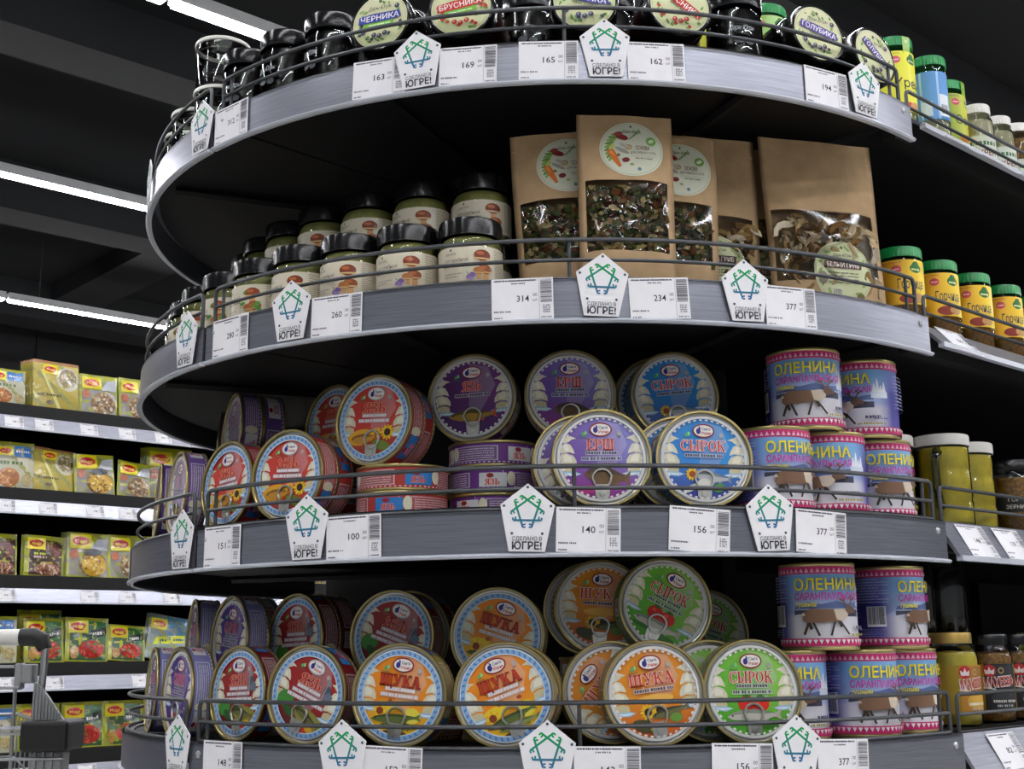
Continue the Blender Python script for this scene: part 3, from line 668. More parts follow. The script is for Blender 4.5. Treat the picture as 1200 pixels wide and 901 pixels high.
can_up('syrok_green', -71.2, .536, D4, 'bright green tomato fish can in the lower front row', 0, -12)
stack('syrok_violet', -158.8, .44, D4, 2, 20, 'the farther flat violet pair on the lower shelf', 'flat violet pairs')
stack('syrok_violet', -144.8, .43, D4, 2, 60, 'the nearer flat violet pair on the lower shelf', 'flat violet pairs')
can_up('syrok_violet', -155, .509, D4+2*CHS, 'violet fish can edge-on in the raised row of the lower can shelf', 4, -3)
can_up('syrok_violet', -143, .497, D4+2*CHS, 'violet fish can in the raised row beside the dim dark red can', -5)
can_up('syrok_violet', -146.4, .466, D4+2*CHS, 'dark-sided violet can behind the raised violet can', 80)
stack('yaz_dark', -130.2, .42, D4, 2, 35, 'the flat dark red pair under the dim red can', 'flat dark red pairs')
can_up('yaz_dark', -132.6, .463, D4+2*CHS, 'dim dark red fish can in the raised row beside the violet cans', 2, 0)
can_up('yaz_dark', -132.9, .434, D4+2*CHS, 'dark red can behind the dim raised dark red can', 150, 0)
stack('yaz_dark', -115.2, .40, D4, 2, 75, 'the flat dark red pair beside the raised orange can', 'flat dark red pairs')
can_up('yaz_dark', -116.6, .445, D4+2*CHS, 'raised dark red fish can with tilted label next to the raised orange can', -20, 6)
can_up('yaz_dark', -116.3, .4145, D4+2*CHS, 'dark red can behind the raised tilted dark red can', 100, 6)
stack('shuka', -100.2, .40, D4, 2, 12, 'the flat orange pair on the lower shelf', 'flat orange pair')
can_up('shuka', -100.9, .442, D4+2*CHS, 'shaded orange pike can with label tilted clockwise in the raised row', -18, 3)
stack('shuka_sun', -85.2, .40, D4, 3, 60, 'the flat orange stack at the back of the lower shelf', 'flat orange stack')
can_up('shuka_sun', -85.8, .414, D4+3*CHS, 'shaded orange scalloped can raised beside the big green can', -4, -6, 6)
can_up('shuka_sun', -87, .378, D4+3*CHS, 'orange can behind the raised shaded scalloped orange can', 80, -6)
stack('syrok_green', -70.2, .40, D4, 3, 40, 'the flat green stack under the big tilted green can', 'flat green stack')
can_up('syrok_green', -77.7, .451, D4+3*CHS, 'green tomato can standing highest, label tilted clockwise', -28, -4, 4)
stack('syrok_green', -61, .308, D4, 2, 80, 'the flat green pair in the shade by the reindeer cans', 'flat green pair')
can_up('syrok_green', -62.8, .352, D4+2*CHS, 'shaded green fish can peeking out beside the highest green can', -18, -12)

# ================================================================== reindeer meat cans
RR, RHH = .040, .090
REIN_BODY = lathe_part('can_silver', [(0, .002), (.037, .002), (.0385, .0005), (.0392, .004), (.0392, RHH-.004), (.0385, RHH-.0005), (.037, RHH-.003), (0, RHH-.003)], 48, 'can_body')
def bead2(z0, z1): return [(.0375, z0), (.0396, z0), (.0402, z0+.001), (.0402, z1-.001), (.0396, z1), (.038, z1), (.0375, z1-.0006), (.0375, z0)]
REIN_RIMS = [lathe_part('can_gold', bead2(0, .0038), 48, 'rim'), lathe_part('can_gold', bead2(RHH-.0038, RHH), 48, 'rim')]
def rein_print():
    p = Print(3e-5); L = 2*pi*.0394; z0, z1 = .0042, RHH-.0042
    dk, sky, sn_, lil, wh = H('#3a3a8e'), H('#7fb4e6'), H('#d4d2dc'), H('#5f55ac'), H('#e4e2e8')
    def bg(x, y):
        v = (y-z0)/(z1-z0); f = max(0, 1-max(0, abs(x-.006)-.040)/.018)
        c = mixc(wh, sn_, min(1, v/.4)) if v < .42 else mixc(H('#a9b6dc'), sky, min(1, (v-.42)/.4))
        s_ = mixc(lil, mixc(dk, sky, .45), max(0, v-.6)/.4) if v > .6 else mixc(lil, dk, min(1, v/.5))
        return mixc(s_, c, f)
    p.grid(-L/2, z0, L/2, z1, 72, 14, bg)
    p.poly([(-.034, .046), (-.02, .049), (-.006, .047), (.01, .050), (.024, .047), (.040, .049), (.042, .043), (-.036, .042)], '#5a6a9c')
    p.rect(-.036, .034, .042, .041, '#3c3e54'); p.poly([(-.036, .036), (-.012, .039), (.01, .036), (.0, .033), (-.036, .033)], '#c9c8d6')
    for x, h in ((.043, .012), (.047, .018), (.051, .010), (.055, .014)): p.poly([(x-.0028, .05), (x+.0028, .05), (x+.001, .05+h*.8), (x, .05+h), (x-.001, .05+h*.8)], '#e8ecf4')
    p.rect(.039, .045, .059, .052, '#d5dcea')
    for zz, sg in ((z1-.0078, 1), (z0, -1)):
        p.grid(-L/2, zz, L/2, zz+.0078, 60, 1, '#cc2a6c'); n = 44
        for i in range(n):
            x = -L/2+L*i/n; w_ = L/n
            a, b_ = (zz+.0015, zz+.006) if sg > 0 else (zz+.0065, zz+.002)
            p.poly([(x+.1*w_, a), (x+.9*w_, a), (x+.5*w_, b_)], '#e6b8d2' if sg > 0 else '#efe6ec')
    p.text('ОЛЕНИНА', .0035, .0668, .0116, '#3d6a9c', .071, .03); p.text('ОЛЕНИНА', .003, .0672, .0116, '#f4e028', .071, .03)
    p.text('САРАНПАУЛЬСКАЯ', .003, .0548, .0072, '#cc1f9c', .071, .03); p.text('тушеная', -.0215, .0470, .0050, '#e8dc50', .0205, .03)
    # the reindeer walking
    KX, KY, K0 = .00122, .00108, -.0005
    def P_(L_): return [(x*KX, K0+y*KY) for x, y in L_]
    br, db, cr_ = '#7a5a44', '#3a2a20', '#d2c2ae'
    for a, b_, w_ in (((-15, 29), (-20, 15), 2.3), ((-13, 28), (-8, 14), 1.9), ((5, 29), (1, 14), 1.8), ((8, 29), (17, 15), 1.8), ((-17, 31), (-14, 20), 2.6), ((7, 30), (10, 22), 2.4)): p.line(a[0]*KX, K0+a[1]*KY, b_[0]*KX, K0+b_[1]*KY, w_*.00115, db)
    p.poly(P_([(-21, 29), (-20, 36), (-14, 39.5), (-4, 39), (5, 39), (12, 39), (17, 38), (15, 32), (10, 27.5), (2, 27), (-6, 26), (-13, 26.5), (-18, 26)]), br)
    p.poly(P_([(4, 38.5), (12, 39.5), (18, 38), (16, 32), (11, 27.5), (6, 29), (5, 34)]), cr_)
    p.poly(P_([(14, 38), (16, 42), (20, 42), (27, 37.5), (27, 36), (22, 35.5), (17, 34)]), '#6b5040'); p.disk(.0265*1.22, .0391, .0014, .0012, '#1e1612', 8)
    for a, b_ in (((17, 41), (13, 46)), ((13, 46), (14, 50)), ((13, 46), (9, 49)), ((18, 42), (21, 47)), ((21, 47), (19, 51)), ((21, 47), (24, 50))): p.line(a[0]*KX, K0+a[1]*KY, b_[0]*KX, K0+b_[1]*KY, .0016, '#6a4e3a')
    p.poly(P_([(-22, 33), (-20, 36), (-18, 33)]), cr_)
    for i, (x, y, s_) in enumerate(((.036, .023, .0034), (.043, .0232, .003))): p.dashes(x-.005, x+.004, y, s_, '#55506e', i)
    p.dashes(.023, .052, .0155, .0022, '#a89c3a', 5); p.dashes(.04, .056, .021, .0018, '#5a58a0', 6)
    p.rect(-.066, .024, -.046, .046, '#dfe0e4'); p.barcode(-.065, .0265, -.047, .0455, 9)
    for i in range(9): p.dashes(-.084, -.044+(.002 if i % 3 else -.008), .0755-.0031*i, .0011, '#b9bede', i+20)
    for i in range(4): p.dashes(-.08, -.048, .021-.0024*i, .0009, '#9a9cd0', i+40)
    for i in range(10): p.dashes(.066, .108, .07-.004*i, .0012, '#b4b6da', i+60)
    return p.build('label', wrap=.0394)
REIN = [('can_body', REIN_BODY, []), ('label', rein_print(), [])]+[('rim', m_, []) for m_ in REIN_RIMS]
def rein(t, r, z, rot, label):
    x, y, _ = pol(t, r, z); a = math.degrees(math.atan2(-1.763-y, -.064-x))
    place(REIN, 'reindeer_meat_can', label, 'can', (x, y, z), a+90+rot)
rein(-64.2, .495, D3, 38, 'tall reindeer meat can half behind the bright blue fish can, bottom row')
rein(-54.8, .495, D3, -22, 'middle reindeer meat can of the bottom three above the 377 tag, upper can shelf')
rein(-44.3, .495, D3, 34, 'reindeer meat can next to the glass mustard mugs, bottom row, upper can shelf')
rein(-58.4, .495, D3+RHH, 2, 'reindeer meat can showing the whole reindeer, on top of two others, upper can shelf')
rein(-46.6, .495, D3+RHH, -42, 'reindeer meat can turned to its snowy castle side, on top, upper can shelf')
rein(-61.9, .476, D4, -6, 'reindeer meat can mostly hidden behind the bright green fish can')
rein(-51.6, .495, D4, 34, 'middle reindeer meat can of the bottom row, lower can shelf')
rein(-41.6, .495, D4, 42, 'bottom row reindeer meat can next to the red-lettered sauce jars')
rein(-58.3, .495, D4+RHH, 14, 'upper reindeer meat can showing reindeer and yellow title, lower can shelf')
rein(-43.4, .495, D4+RHH, 62, 'upper reindeer meat can turned to its barcode, lower can shelf')

# ================================================================== price tags and pentagon signs
TW, TH = .0615, .0425
TAGB = MB().use('card_white').box(-TW/2, TW/2, 0, .0006, -TH/2, TH/2).mesh('card', smooth=False)
def tag_print(price, seed):
    p = Print(2e-5); p.rect(-.0285, .0185, .0145, .0195, '#8d8a94'); p.dashes(-.0275, .0135, .0190, .0017, '#4a4650', seed); p.dashes(-.011, .003, .0160, .0014, '#4a4650', seed+1)
    p.rect(.0165, -TH/2, .0168, TH/2, '#7c7a84'); p.text(price, .0005, .0005, .0066, '#2e2d36', .0125, .01)
    p.text('00', .0127, .0040, .0034, '#4a4852'); p.text('шт', .0127, -.0012, .0028, '#4a4852')
    p.dashes(-.0285, -.0115, -.0128, .0016, '#55525e', seed+2); p.dashes(-.0285, -.020, -.0192, .0014, '#55525e', seed+3)
    p.barcode(.0180, -.004, .0293, .0195, seed, True, '#5d5b66')
    for j in range(4): p.dashes(.0205, .0275, -.0075-.0022*j, .0016, '#8a8893', seed+10+j)
    p.dashes(.0185, .029, -.0192, .0013, '#6a6872', seed+5)
    return p.build('tag_print', lambda x, y, z: (x, -z, y), matname='print_matte')
def price_tag(k, t, dz, price, label, roll=0, seed=1, inside=False):
    zc = LIP[k]+.0235+dz; c = LC if t < -135 else (0, 0); r = (R-.008 if t < -135 else R)+.0012
    x, y, z = pol(t, r, zc)
    place([('card', TAGB, []), ('tag_print', tag_print(price, seed), [])], 'price_tag', label, 'price tag', (x+c[0], y+c[1], z), t+90, RY(roll))
TD = [['at the rail seam below the upright jam jars', 'below the blue ЧЕРНИКА lid', 'below the red БРУСНИКА lid with green strip', 'below the violet ЧЕРНИКА lid', 'below the slanted red БРУСНИКА lid', 'below the ГОЛУБИКА lids'],
      ['at the rail seam below the mushroom jars', 'below the middle mushroom jars', 'below the gap between mushroom jars and bags', 'below the front kraft soup bag', 'below the large dried mushroom bag'],
      ['at the rail seam below the red cans', 'below the two flat red cans', 'below the bright violet can', 'below the bright blue can', 'below the upper-shelf reindeer cans'],
      ['at the rail seam below the dark red cans', 'below the orange blue-bordered cans', 'below the half hidden scalloped orange can', 'below the bright green can', 'below the lower-shelf reindeer cans']]
UN = ['under the jam jars', 'under the mushroom jars', 'under the lilac cans', 'under the violet cans']
for k, L in enumerate([[(-131.2, '312', 0), (-110.3, '163', 2), (-100.5, '169', 1.5), (-92.2, '165', .8), (-81.1, '162', -1), (-60.8, '194', -1)],
                       [(-129.9, '280', 0), (-114.9, '260', 1), (-95.2, '314', -.5), (-81.7, '234', -2.5), (-67.4, '377', -1)],
                       [(-130, '151', 0), (-112.5, '100', -1), (-89.3, '140', 2), (-78.6, '156', 4), (-65.4, '377', 3)],
                       [(-128.7, '148', 0), (-108.2, '152', 2), (-88.1, '143', 1), (-75.4, '156', 2), (-64.5, '377', 2)]]):
    for i, (t, pr, ro) in enumerate(L): price_tag(k, t, 0 if k != 3 else .0025, pr, 'white price tag reading %s, %s' % (pr, TD[k][i]), ro, k*10+i+1)
for k, L in enumerate([[-186, -193], [-176, -184, -193], [-165, -174, -183, -192], []]):
    for i, t in enumerate(L): price_tag(k, t, 0, '%d' % (120+k*20+i*7), 'price tag on the turned-away rail %s, %s' % (UN[k], ['first', 'second', 'third', 'fourth'][i]+' round the bend'), 0, 80+k*5+i)
PO = [(0, .0325), (.0262, .0118), (.0172, -.0325), (-.0172, -.0325), (-.0262, .0118)]
PENT = MB().use('card_white').prism(PO, -.0012, 0).mesh('board', smooth=False)
def pent_print():
    p = Print(2e-5); g0, g1 = H('#159a55'), H('#3a6c9c'); cy, rr = .0058, .0108
    def col(x, y): return mixc(g1, g0, min(1, max(0, (y+.007)/.022)))
    V = [(rr*sin(2*pi*i/5+pi/5+pi), cy+rr*cos(2*pi*i/5+pi/5+pi)) for i in range(5)]
    for i in range(5):
        a, b = V[i], V[(i+1) % 5]; dx, dy = b[0]-a[0], b[1]-a[1]; L = math.hypot(dx, dy); ux, uy = dx/L, dy/L; ex = .0072
        p.line(a[0]-ux*ex, a[1]-uy*ex, b[0]+ux*ex, b[1]+uy*ex, .0020, col)
        nx, ny = uy, -ux
        if nx*(a[0]+b[0])+ny*(a[1]+b[1]-2*cy) < 0: nx, ny = -nx, -ny
        for q, sg in ((a, -1), (b, 1)):
            for d_, l_ in ((.0048, .0034), (.0074, .0026)):
                X, Y = q[0]+ux*sg*d_, q[1]+uy*sg*d_
                p.line(X, Y, X-nx*l_, Y-ny*l_, .0016, col)
    for x, y in ((0, .0288), (.0225, .0108), (-.0225, .0108), (.0145, -.0155), (-.0145, -.0155)): p.disk(x, y, .0014, .0014, '#4a5a5e', 8)
    p.text('СДЕЛАНО В', 0, -.0203, .0038, '#55575c', .0285, .012); p.text('ЮГРЕ!', 0, -.0268, .0072, '#3c3e44', .0285, .035)
    return p.build('sign_print', lambda x, y, z: (x, -.0012-z, y), matname='print_matte')
PENTK = [('board', PENT, []), ('sign_print', pent_print(), [])]
PB = [['between the blue ЧЕРНИКА and red БРУСНИКА lids', 'below the second red БРУСНИКА lid, amid the top rail', 'at the guard end of the top rail', 'at the seam of the top rail', 'turned edge-on at the bend of the top rail'],
      ['below the front kraft soup bag', 'below the БЕЛЫЙ ГРИБ bag', 'below the front mushroom jars', 'at the seam by the mushroom jars'],
      ['below the purple can stack', 'before the reindeer cans and bright blue can', 'below the bright red can', 'at the seam by the lilac cans'],
      ['below the tilted orange can', 'between the bright green can and reindeer cans', 'below the tilted dark red can', 'at the seam by the violet cans']]
for k, L in enumerate([[-105.8, -86.4, -55.1, -137, -158], [-87.4, -72.7, -120.5, -138.5], [-95, -71.3, -117.8, -137.5], [-93.5, -69.9, -113.2, -136.5]]):
    for i, t in enumerate(L):
        c = LC if t < -135 else (0, 0); r = (R-.008 if t < -135 else R)+.003
        x, y, z = pol(t, r, LIP[k]+.0362+(.0 if k != 3 else .003))
        place(PENTK, 'pentagon_sign', 'white pentagon sign, '+PB[k][i], 'sign', (x+c[0], y+c[1], z), t+90, RY(((i*37+k*13) % 7-3)*.9))

# ================================================================== jars
def mushroom_pic(p, x, y, k, cap='#8e3f1c'):
    p.poly([(x-.0022*k, y-.006*k), (x+.003*k, y-.0062*k), (x+.0022*k, y+.002*k), (x-.0016*k, y+.002*k)], '#c9955a')
    p.disk(x, y+.003*k, .0062*k, .0042*k, cap, 16); p.disk(x-.0015*k, y+.0045*k, .003*k, .0014*k, '#b8642e', 10); p.rect(x-.0058*k, y+.0, x+.0058*k, y+.0012*k, '#d8b87a')
def jar_kit_mushroom(variant):
    r, h = .034, .080
    glass = lathe_part('clear_glass', [(0, .0), (.029, 0), (.0325, .002), (.034, .006), (.034, .052), (.0325, .0565), (.0305, .0595), (.0305, .066)], 44, 'glass')
    cont = lathe_part('olive_paste', [(0, .002), (.030, .002), (.0325, .005), (.0325, .0515), (.0312, .0555), (.029, .059), (0, .0595)], 36, 'contents')
    lid = lathe_part('lid_black', [(.0312, .0605), (.0338, .0605), (.0342, .062), (.0342, .0745), (.0330, .0785), (.030, .080), (0, .0795)], 72, 'lid', ((2, 3), .0011))
    p = Print(3e-5); L = 2*pi*.0342
    p.grid(-L*.44, .0085, L*.44, .0465, 50, 1, '#d6cdb6')
    for i in range(14): p.dashes(.036, .052, .0440-.0024*i, .0009, '#8a8272', i)
    for i in range(12): p.dashes(-.062, -.036, .0430-.0026*i, .0009, '#8a8272', i+30)
    c1 = '#7e2f14' if variant == 0 else '#8e3c1c'
    mushroom_pic(p, .0205, .032, 1.45, c1); mushroom_pic(p, .0235, .0175, 1.25, '#8f4a1e'); mushroom_pic(p, .0165, .0165, .95, '#b0743a')
    if variant == 0: p.disk(.007, .0128, .0040, .0026, '#8a6aa8', 8, .5); p.disk(.0105, .0150, .0034, .0022, '#7a58a0', 8, -.5); p.disk(.009, .0112, .003, .002, '#9a7ab8', 8, .1); p.line(.004, .018, .010, .012, .0007, '#5a7a3a')
    else: p.disk(.026, .0225, .005, .0028, '#5d9a34', 8, .6); p.disk(.028, .0175, .004, .0024, '#4a8a2e', 8, -.4); p.disk(.009, .024, .004, .002, '#5d9a34', 8, .2); p.disk(.012, .037, .003, .0016, '#4a8a2e', 8, 1)
    p.disk(-.013, .0425, .0012, .0014, '#4d5a3c', 8); p.text('Дары Югры', -.013, .0385, .0026, '#4d5a3c', .013, 0, 0, 'c', .25)
    p.text('суп грибной', -.008, .0315, .0040, '#4a443a', .027, 0, 0, 'c', .25); p.dashes(-.022, .007, .0258, .0026, '#5a5448', 4); p.dashes(-.02, .0, .0165, .0012, '#8a8474', 5); p.dashes(-.02, -.006, .0135, .0012, '#8a8474', 6)
    lab = p.build('label', wrap=.0342)
    return [('contents', cont, []), ('glass', glass, [('label', lab)]), ('lid', lid, [])]
MJ = [jar_kit_mushroom(0), jar_kit_mushroom(1)]; JH = .080; D2 = DECK[1]
FR = ['beside the left kraft bag, above the 314 tag', 'second from the kraft bags', 'third from the kraft bags', 'above the 260 tag', 'above the pentagon over the front rail', 'by the end of the front wire guard', 'at the seam behind the left guard', 'behind the left guard past the seam', 'farthest round the bend']
for i in range(9):
    t = -101.9-7.85*i
    place(MJ[1 if i in (4, 5, 6, 7) else 0], 'mushroom_jar', 'black-lidded mushroom jar in the front row, '+FR[i], 'jar', pol(t, .516, D2), t+90+(0, -4, -6, -3, 2, 5, 8, 12, 4)[i], None, 'front row of mushroom jars')
BK = ['nearest the kraft bags', 'second from the kraft bags', 'third from the kraft bags', 'fourth from the kraft bags', 'fifth from the kraft bags', 'sixth from the kraft bags', 'at the far end round the bend']
for i in range(7):
    t = -102.8-9.5*i
    for j in range(2):
        place(MJ[0 if i != 4 else 1], 'mushroom_jar', 'black-lidded mushroom jar in the %s back row, %s' % (('hidden lower', 'raised')[j], BK[i]), 'jar', pol(t, .436, D2+j*JH), t+90+(2, -6, 4, -2, 6, 0, 3)[i], None, ('lower', 'upper')[j]+' back row of mushroom jars')

# ---- jam jars on the top shelf
D1 = DECK[0]
def jam_kit(lidprint=None, r=.031, h=.083, content='jam_dark', rl=None, script=True):
    rl = rl or r
    glass = lathe_part('clear_glass', [(0, 0), (r*.85, 0), (r*.97, .003), (r, .008), (r, h-.030), (r*.95, h-.025), (r*.9, h-.020), (r*.9, h-.015)], 44, 'glass')
    cont = lathe_part(content, [(0, .003), (r*.83, .003), (r*.94, .007), (r*.94, h-.032), (r*.88, h-.024), (0, h-.022)], 36, 'contents')
    lid = lathe_part('lid_black', [(rl*.93, h-.0195), (rl, h-.0195), (rl*1.015, h-.017), (rl*1.015, h-.0035), (rl*.985, h-.0008), (rl*.94, h), (rl*.9, h-.0008), (0, h-.0008)], 64, 'lid')
    kit = [('contents', cont, []), ('glass', glass, []), ('lid', lid, [])]
    if script:
        p = Print(3e-5); p.text('Дары Югры', 0, h*.42, .006, '#aeb2b8', .028, 0, 0, 'c', .3); p.disk(-.004, h*.24, .006, .004, '#3c4048', 10); p.disk(.008, h*.22, .005, .004, '#3c4048', 10)
        kit[1] = ('glass', glass, [('glass_print', p.build('glass_print', wrap=r*1.001))])
    if lidprint: kit.append(('lid_label', lidprint(rl*.9, h), []))
    return kit
def berry_lid(word, band, berry, tilt, green=True):
    def f(r, h):
        p = Print(2.5e-5); rnd = random.Random(len(word)*7+int(tilt))
        p.fan(0, 0, r, lambda x, y: mixc(H('#d9d6b0'), H('#c9cf9a'), min(1, max(0, .5-y/r*.5))), 3); p.ring(0, 0, r*.93, r*.95, '#b7b488')
        for i in range(26):
            a = rnd.uniform(0, 2*pi); q = r*rnd.uniform(.62, .88); k = rnd.random()
            p.disk(q*cos(a), q*sin(a), r*rnd.uniform(.06, .11), r*rnd.uniform(.03, .05), '#5f8a3c' if k < .5 else '#86a860', 8, a+1)
            if k > .45 and sin(a) < .3: p.disk(q*.96*cos(a+.1), q*.96*sin(a+.1), r*.065, r*.065, berry, 10)
        for x, y in ((-.2, -.5), (.0, -.56), (.2, -.48), (.62, .45), (-.6, -.35)): p.disk(x*r, y*r, r*.09, r*.09, berry, 12); p.disk((x-.02)*r, (y+.03)*r, r*.03, r*.03, mixc(H(berry), (1, 1, 1), .4), 8)
        p.disk(0, .74*r, .06*r, .07*r, '#4a5a3a', 10); p.text('Дары Югры', 0, .5*r, .14*r, '#2e3326', .85*r, .0, 0, 'c', .3)
        a = rad(tilt); c, s_ = cos(a), sin(a)
        def q(P): return [(x*c-y*s_, x*s_+y*c) for x, y in P]
        w_ = .8*r; p.poly(q([(-w_, -.02*r), (-w_*.96, .25*r), (-.2*r, .3*r), (w_*.9, .27*r), (w_, .02*r), (.3*r, -.04*r)]), band)
        p.text(word, -.13*r*s_, .13*r*c, .2*r, '#f0eeea', 1.42*r, .015, a)
        if green: p.poly(q([(-.62*r, -.22*r), (-.58*r, -.06*r), (.5*r, -.04*r), (.52*r, -.2*r)]), '#76c02a'); p.dashes(-.4*r, .4*r, -.13*r, .05*r, '#e8f0d8', 3, a)
        else: p.dashes(-.4*r, .4*r, -.12*r, .06*r, '#6a6a50', 3, a)
        return p.build('lid_label', lambda x, y, z: (x, y, z+h-.0008))
    return f
LIE = [('ЧЕРНИКА', '#2a3a9a', '#2c2f4a', 0, True, -111.2, 'jam jar lying with its blue ЧЕРНИКА lid and green strip facing out'),
       ('БРУСНИКА', '#c4231c', '#b8241c', 8, True, -101.7, 'jam jar lying with its red БРУСНИКА lid and green strip facing out'),
       ('ЧЕРНИКА', '#3f3a92', '#3a4066', -12, False, -88.2, 'jam jar lying with a violet ЧЕРНИКА lid without green strip'),
       ('БРУСНИКА', '#c0221e', '#b02418', -38, False, -77.6, 'jam jar lying with a red БРУСНИКА banner slanting steeply'),
       ('ГОЛУБИКА', '#4a3a92', '#3a2a52', -12, False, -58.6, 'jam jar lying with a violet ГОЛУБИКА lid above the 194 tag'),
       ('ГОЛУБИКА', '#4a3a92', '#3a2a52', -38, False, -48.6, 'jam jar lying with a steeply slanted ГОЛУБИКА lid by the guard end')]
for wd, bd, be, ti, gr, t, lab in LIE:
    kit = jam_kit(berry_lid(wd, bd, be, ti, gr), .0385, .088, 'jam_dark' if wd != 'БРУСНИКА' else 'jam_red', .0365)
    rr = .563-.088
    place(kit, 'jam_jar', lab, 'jar', pol(t, rr, D1+.002), t+90+(0 if t < -70 else -6), T(0, 0, .0400) @ RX(90-4), 'lying jam jars')
JK = jam_kit()
for i, (t, r, dz, lab) in enumerate([(-120.2, .528, 0, 'upright black-lidded jam jar beside the blue ЧЕРНИКА lid'), (-127.9, .528, 0, 'upright black-lidded jam jar, second from the blue ЧЕРНИКА lid'),
        (-135.6, .53, 0, 'upright black-lidded jam jar next to the clear-lidded jars'), (-124.5, .44, .034, 'raised black-lidded jam jar standing behind the two nearest ЧЕРНИКА'),
        (-115, .44, .034, 'raised black-lidded jam jar right behind the blue ЧЕРНИКА lid'), (-69.2, .530, 0, 'upright dark jam jar between БРУСНИКА and ГОЛУБИКА lids'),
        (-106.4, .44, 0.034, 'raised dark jam jar behind the gap beside the red lid'),
        (-83, .44, .034, 'raised dark jam jar between the violet and slanted red lids'), (-95, .44, .034, 'raised dark jam jar behind the dark jar between lids'), (-72, .43, .034, 'raised dark jam jar behind the slanted red lid')]):
    place(JK, 'jam_jar', lab, 'jar', pol(t, r, D1+dz), t+90+i*17 % 40-20, None, 'upright jam jars')
bx = MB().use('panel_black').arcbar([(.36, D1), (.470, D1), (.470, D1+.034), (.36, D1+.034)], -132, -46, 50)
tag(new('display_step', bx.mesh('display_step')), 'low black display step at the back of the jam shelf', 'step')
def clear_jar():
    r, h = .033, .066
    g = lathe_part('clear_glass', [(0, 0), (r*.9, 0), (r, .003), (r, h-.016), (r*.93, h-.012)], 44, 'glass')
    c = lathe_part('jam_dark', [(0, .003), (r*.9, .003), (r*.92, .006), (r*.92, .014), (r*.8, .020), (.3*r, .017), (0, .02)], 30, 'contents')
    l = lathe_part('lid_white', [(r*.98, h-.0045), (r*1.06, h-.0045), (r*1.07, h-.003), (r*1.05, h), (r*.98, h-.0008), (r*.98, h-.0045)], 48, 'lid')  # white ring: bright highlight of the clear rim put into its colour
    pane = lathe_part('clear_glass', [(0, h-.0025), (r*.98, h-.0025)], 40, 'pane')
    l2 = lathe_part('clear_glass', [(r*.99, h-.013), (r*1.04, h-.013), (r*1.04, h-.0045)], 48, 'skirt')
    return [('contents', c, []), ('glass', g, []), ('lid', l, [('pane', pane), ('skirt', l2)])]
CK = clear_jar()
for t, r, z, lab in [(-144.6, .525, 0, 'glass jar with painted rim highlight at the bottom of a pair, beside the black lids'), (-144.6, .525, .066, 'glass jar with painted rim highlight standing on another one at the seam'), (-153.2, .53, 0, 'low glass jar just past the stacked pair of glass jars'), (-161.8, .53, 0, 'low glass jar farthest round the bend of the top shelf'), (-170.4, .53, 0, 'low glass jar behind the bent guard on the top shelf')]:
    place(CK, 'glass_jar', lab, 'jar', pol(t, r, D1+z), t+90)

# ---- jars on the straight shelves
def lidded(r, h, rl, lidm, content, labfn=None, neck=.86, strip=None, fluted=True, lh=.013):
    g = lathe_part('clear_glass', [(0, 0), (r*.88, 0), (r*.97, .002), (r, .006), (r, h-lh-.018), (r*.96, h-lh-.010), (r*neck, h-lh-.003), (r*neck, h-lh+.003)], 40, 'glass')
    c = lathe_part(content, [(0, .003), (r*.9, .003), (r*.95, .006), (r*.95, h-lh-.019), (r*.9, h-lh-.011), (0, h-lh-.008)], 32, 'contents')
    l = lathe_part(lidm, [(rl*.93, h-lh), (rl, h-lh), (rl, h-.0025), (rl*.97, h-.0005), (rl*.9, h-.001), (0, h-.0015)], 72, 'lid', ((1, 2), .0008) if fluted else None)
    kit = [('contents', c, []), ('glass', g, [('label', labfn(r+.0004, h))] if labfn else []), ('lid', l, [])]
    if strip:
        p = Print(3e-5); p.rect(-.006, h-lh-.012, .006, h-.001, strip); p.text('К', 0, h-lh*.6, .004, '#e8e8c0', .004)
        kit.append(('seal_strip', p.build('seal_strip', lambda x, y, z: ((rl+.0006+z)*sin(x/rl+.5), -(rl+.0006+z)*cos(x/rl+.5), y)), []))
    return kit
def kuhne(word, c1, c2, wordcol='#2a2a2a', pic='#c84a2a', lo=.02, hi=.75, picside=True):
    def f(r, h):
        p = Print(3e-5); L = 2*pi*r; a, b = lo*h+.004, hi*h
        p.grid(-L*.47, a, L*.47, b, 46, 4, lambda x, y: mixc(H(c1), H(c2), min(1, max(0, (x/L)*2.2+.5))))
        p.disk(r*.75, b-.011, .0085, .006, '#1f6a2c', 16); p.disk(r*.75, b-.007, .005, .005, '#1f6a2c', 12); p.dashes(r*.75-.006, r*.75+.006, b-.0125, .0022, '#dfe8a0', 2)
        if picside: p.disk(-.1*r, b-.012, .006, .005, '#d0495a', 12); p.dashes(-.1*r-.004, -.1*r+.004, b-.012, .0015, '#f4dede', 3)
        p.rect(-L*.25, b-.004, L*.02, b-.0025, mixc(H(c1), (.6, .3, .1), .4)); 
        p.text(word, r*.5, (a+b)*.5-.002, .0125, wordcol, None if len(word) < 5 else .034, .01)
        p.disk(r*.35, a+.007, .012, .006, pic, 16); p.disk(r*.8, a+.008, .009, .006, mixc(H(pic), (.9, .7, .2), .35), 14)
        for i in range(9): p.dashes(-r*2.4, -r*1.3, b-.006-.004*i, .0016, mixc(H(c1), (.1, .1, .1), .5), i)
        return p.build('label', wrap=r)
    return f
def put(kit, s, n, z, label, rot=0, name='sauce_jar', group=None): return place(kit, name, label, 'jar', sn(s, n, z), GR+rot, None, group)
MUST = lidded(.0285, .112, .0285, 'lid_green', 'mustard_grain', kuhne('Горчица', '#e08a28', '#f0d62a', '#22334a', '#8a2a1c', .3, .84), .9)
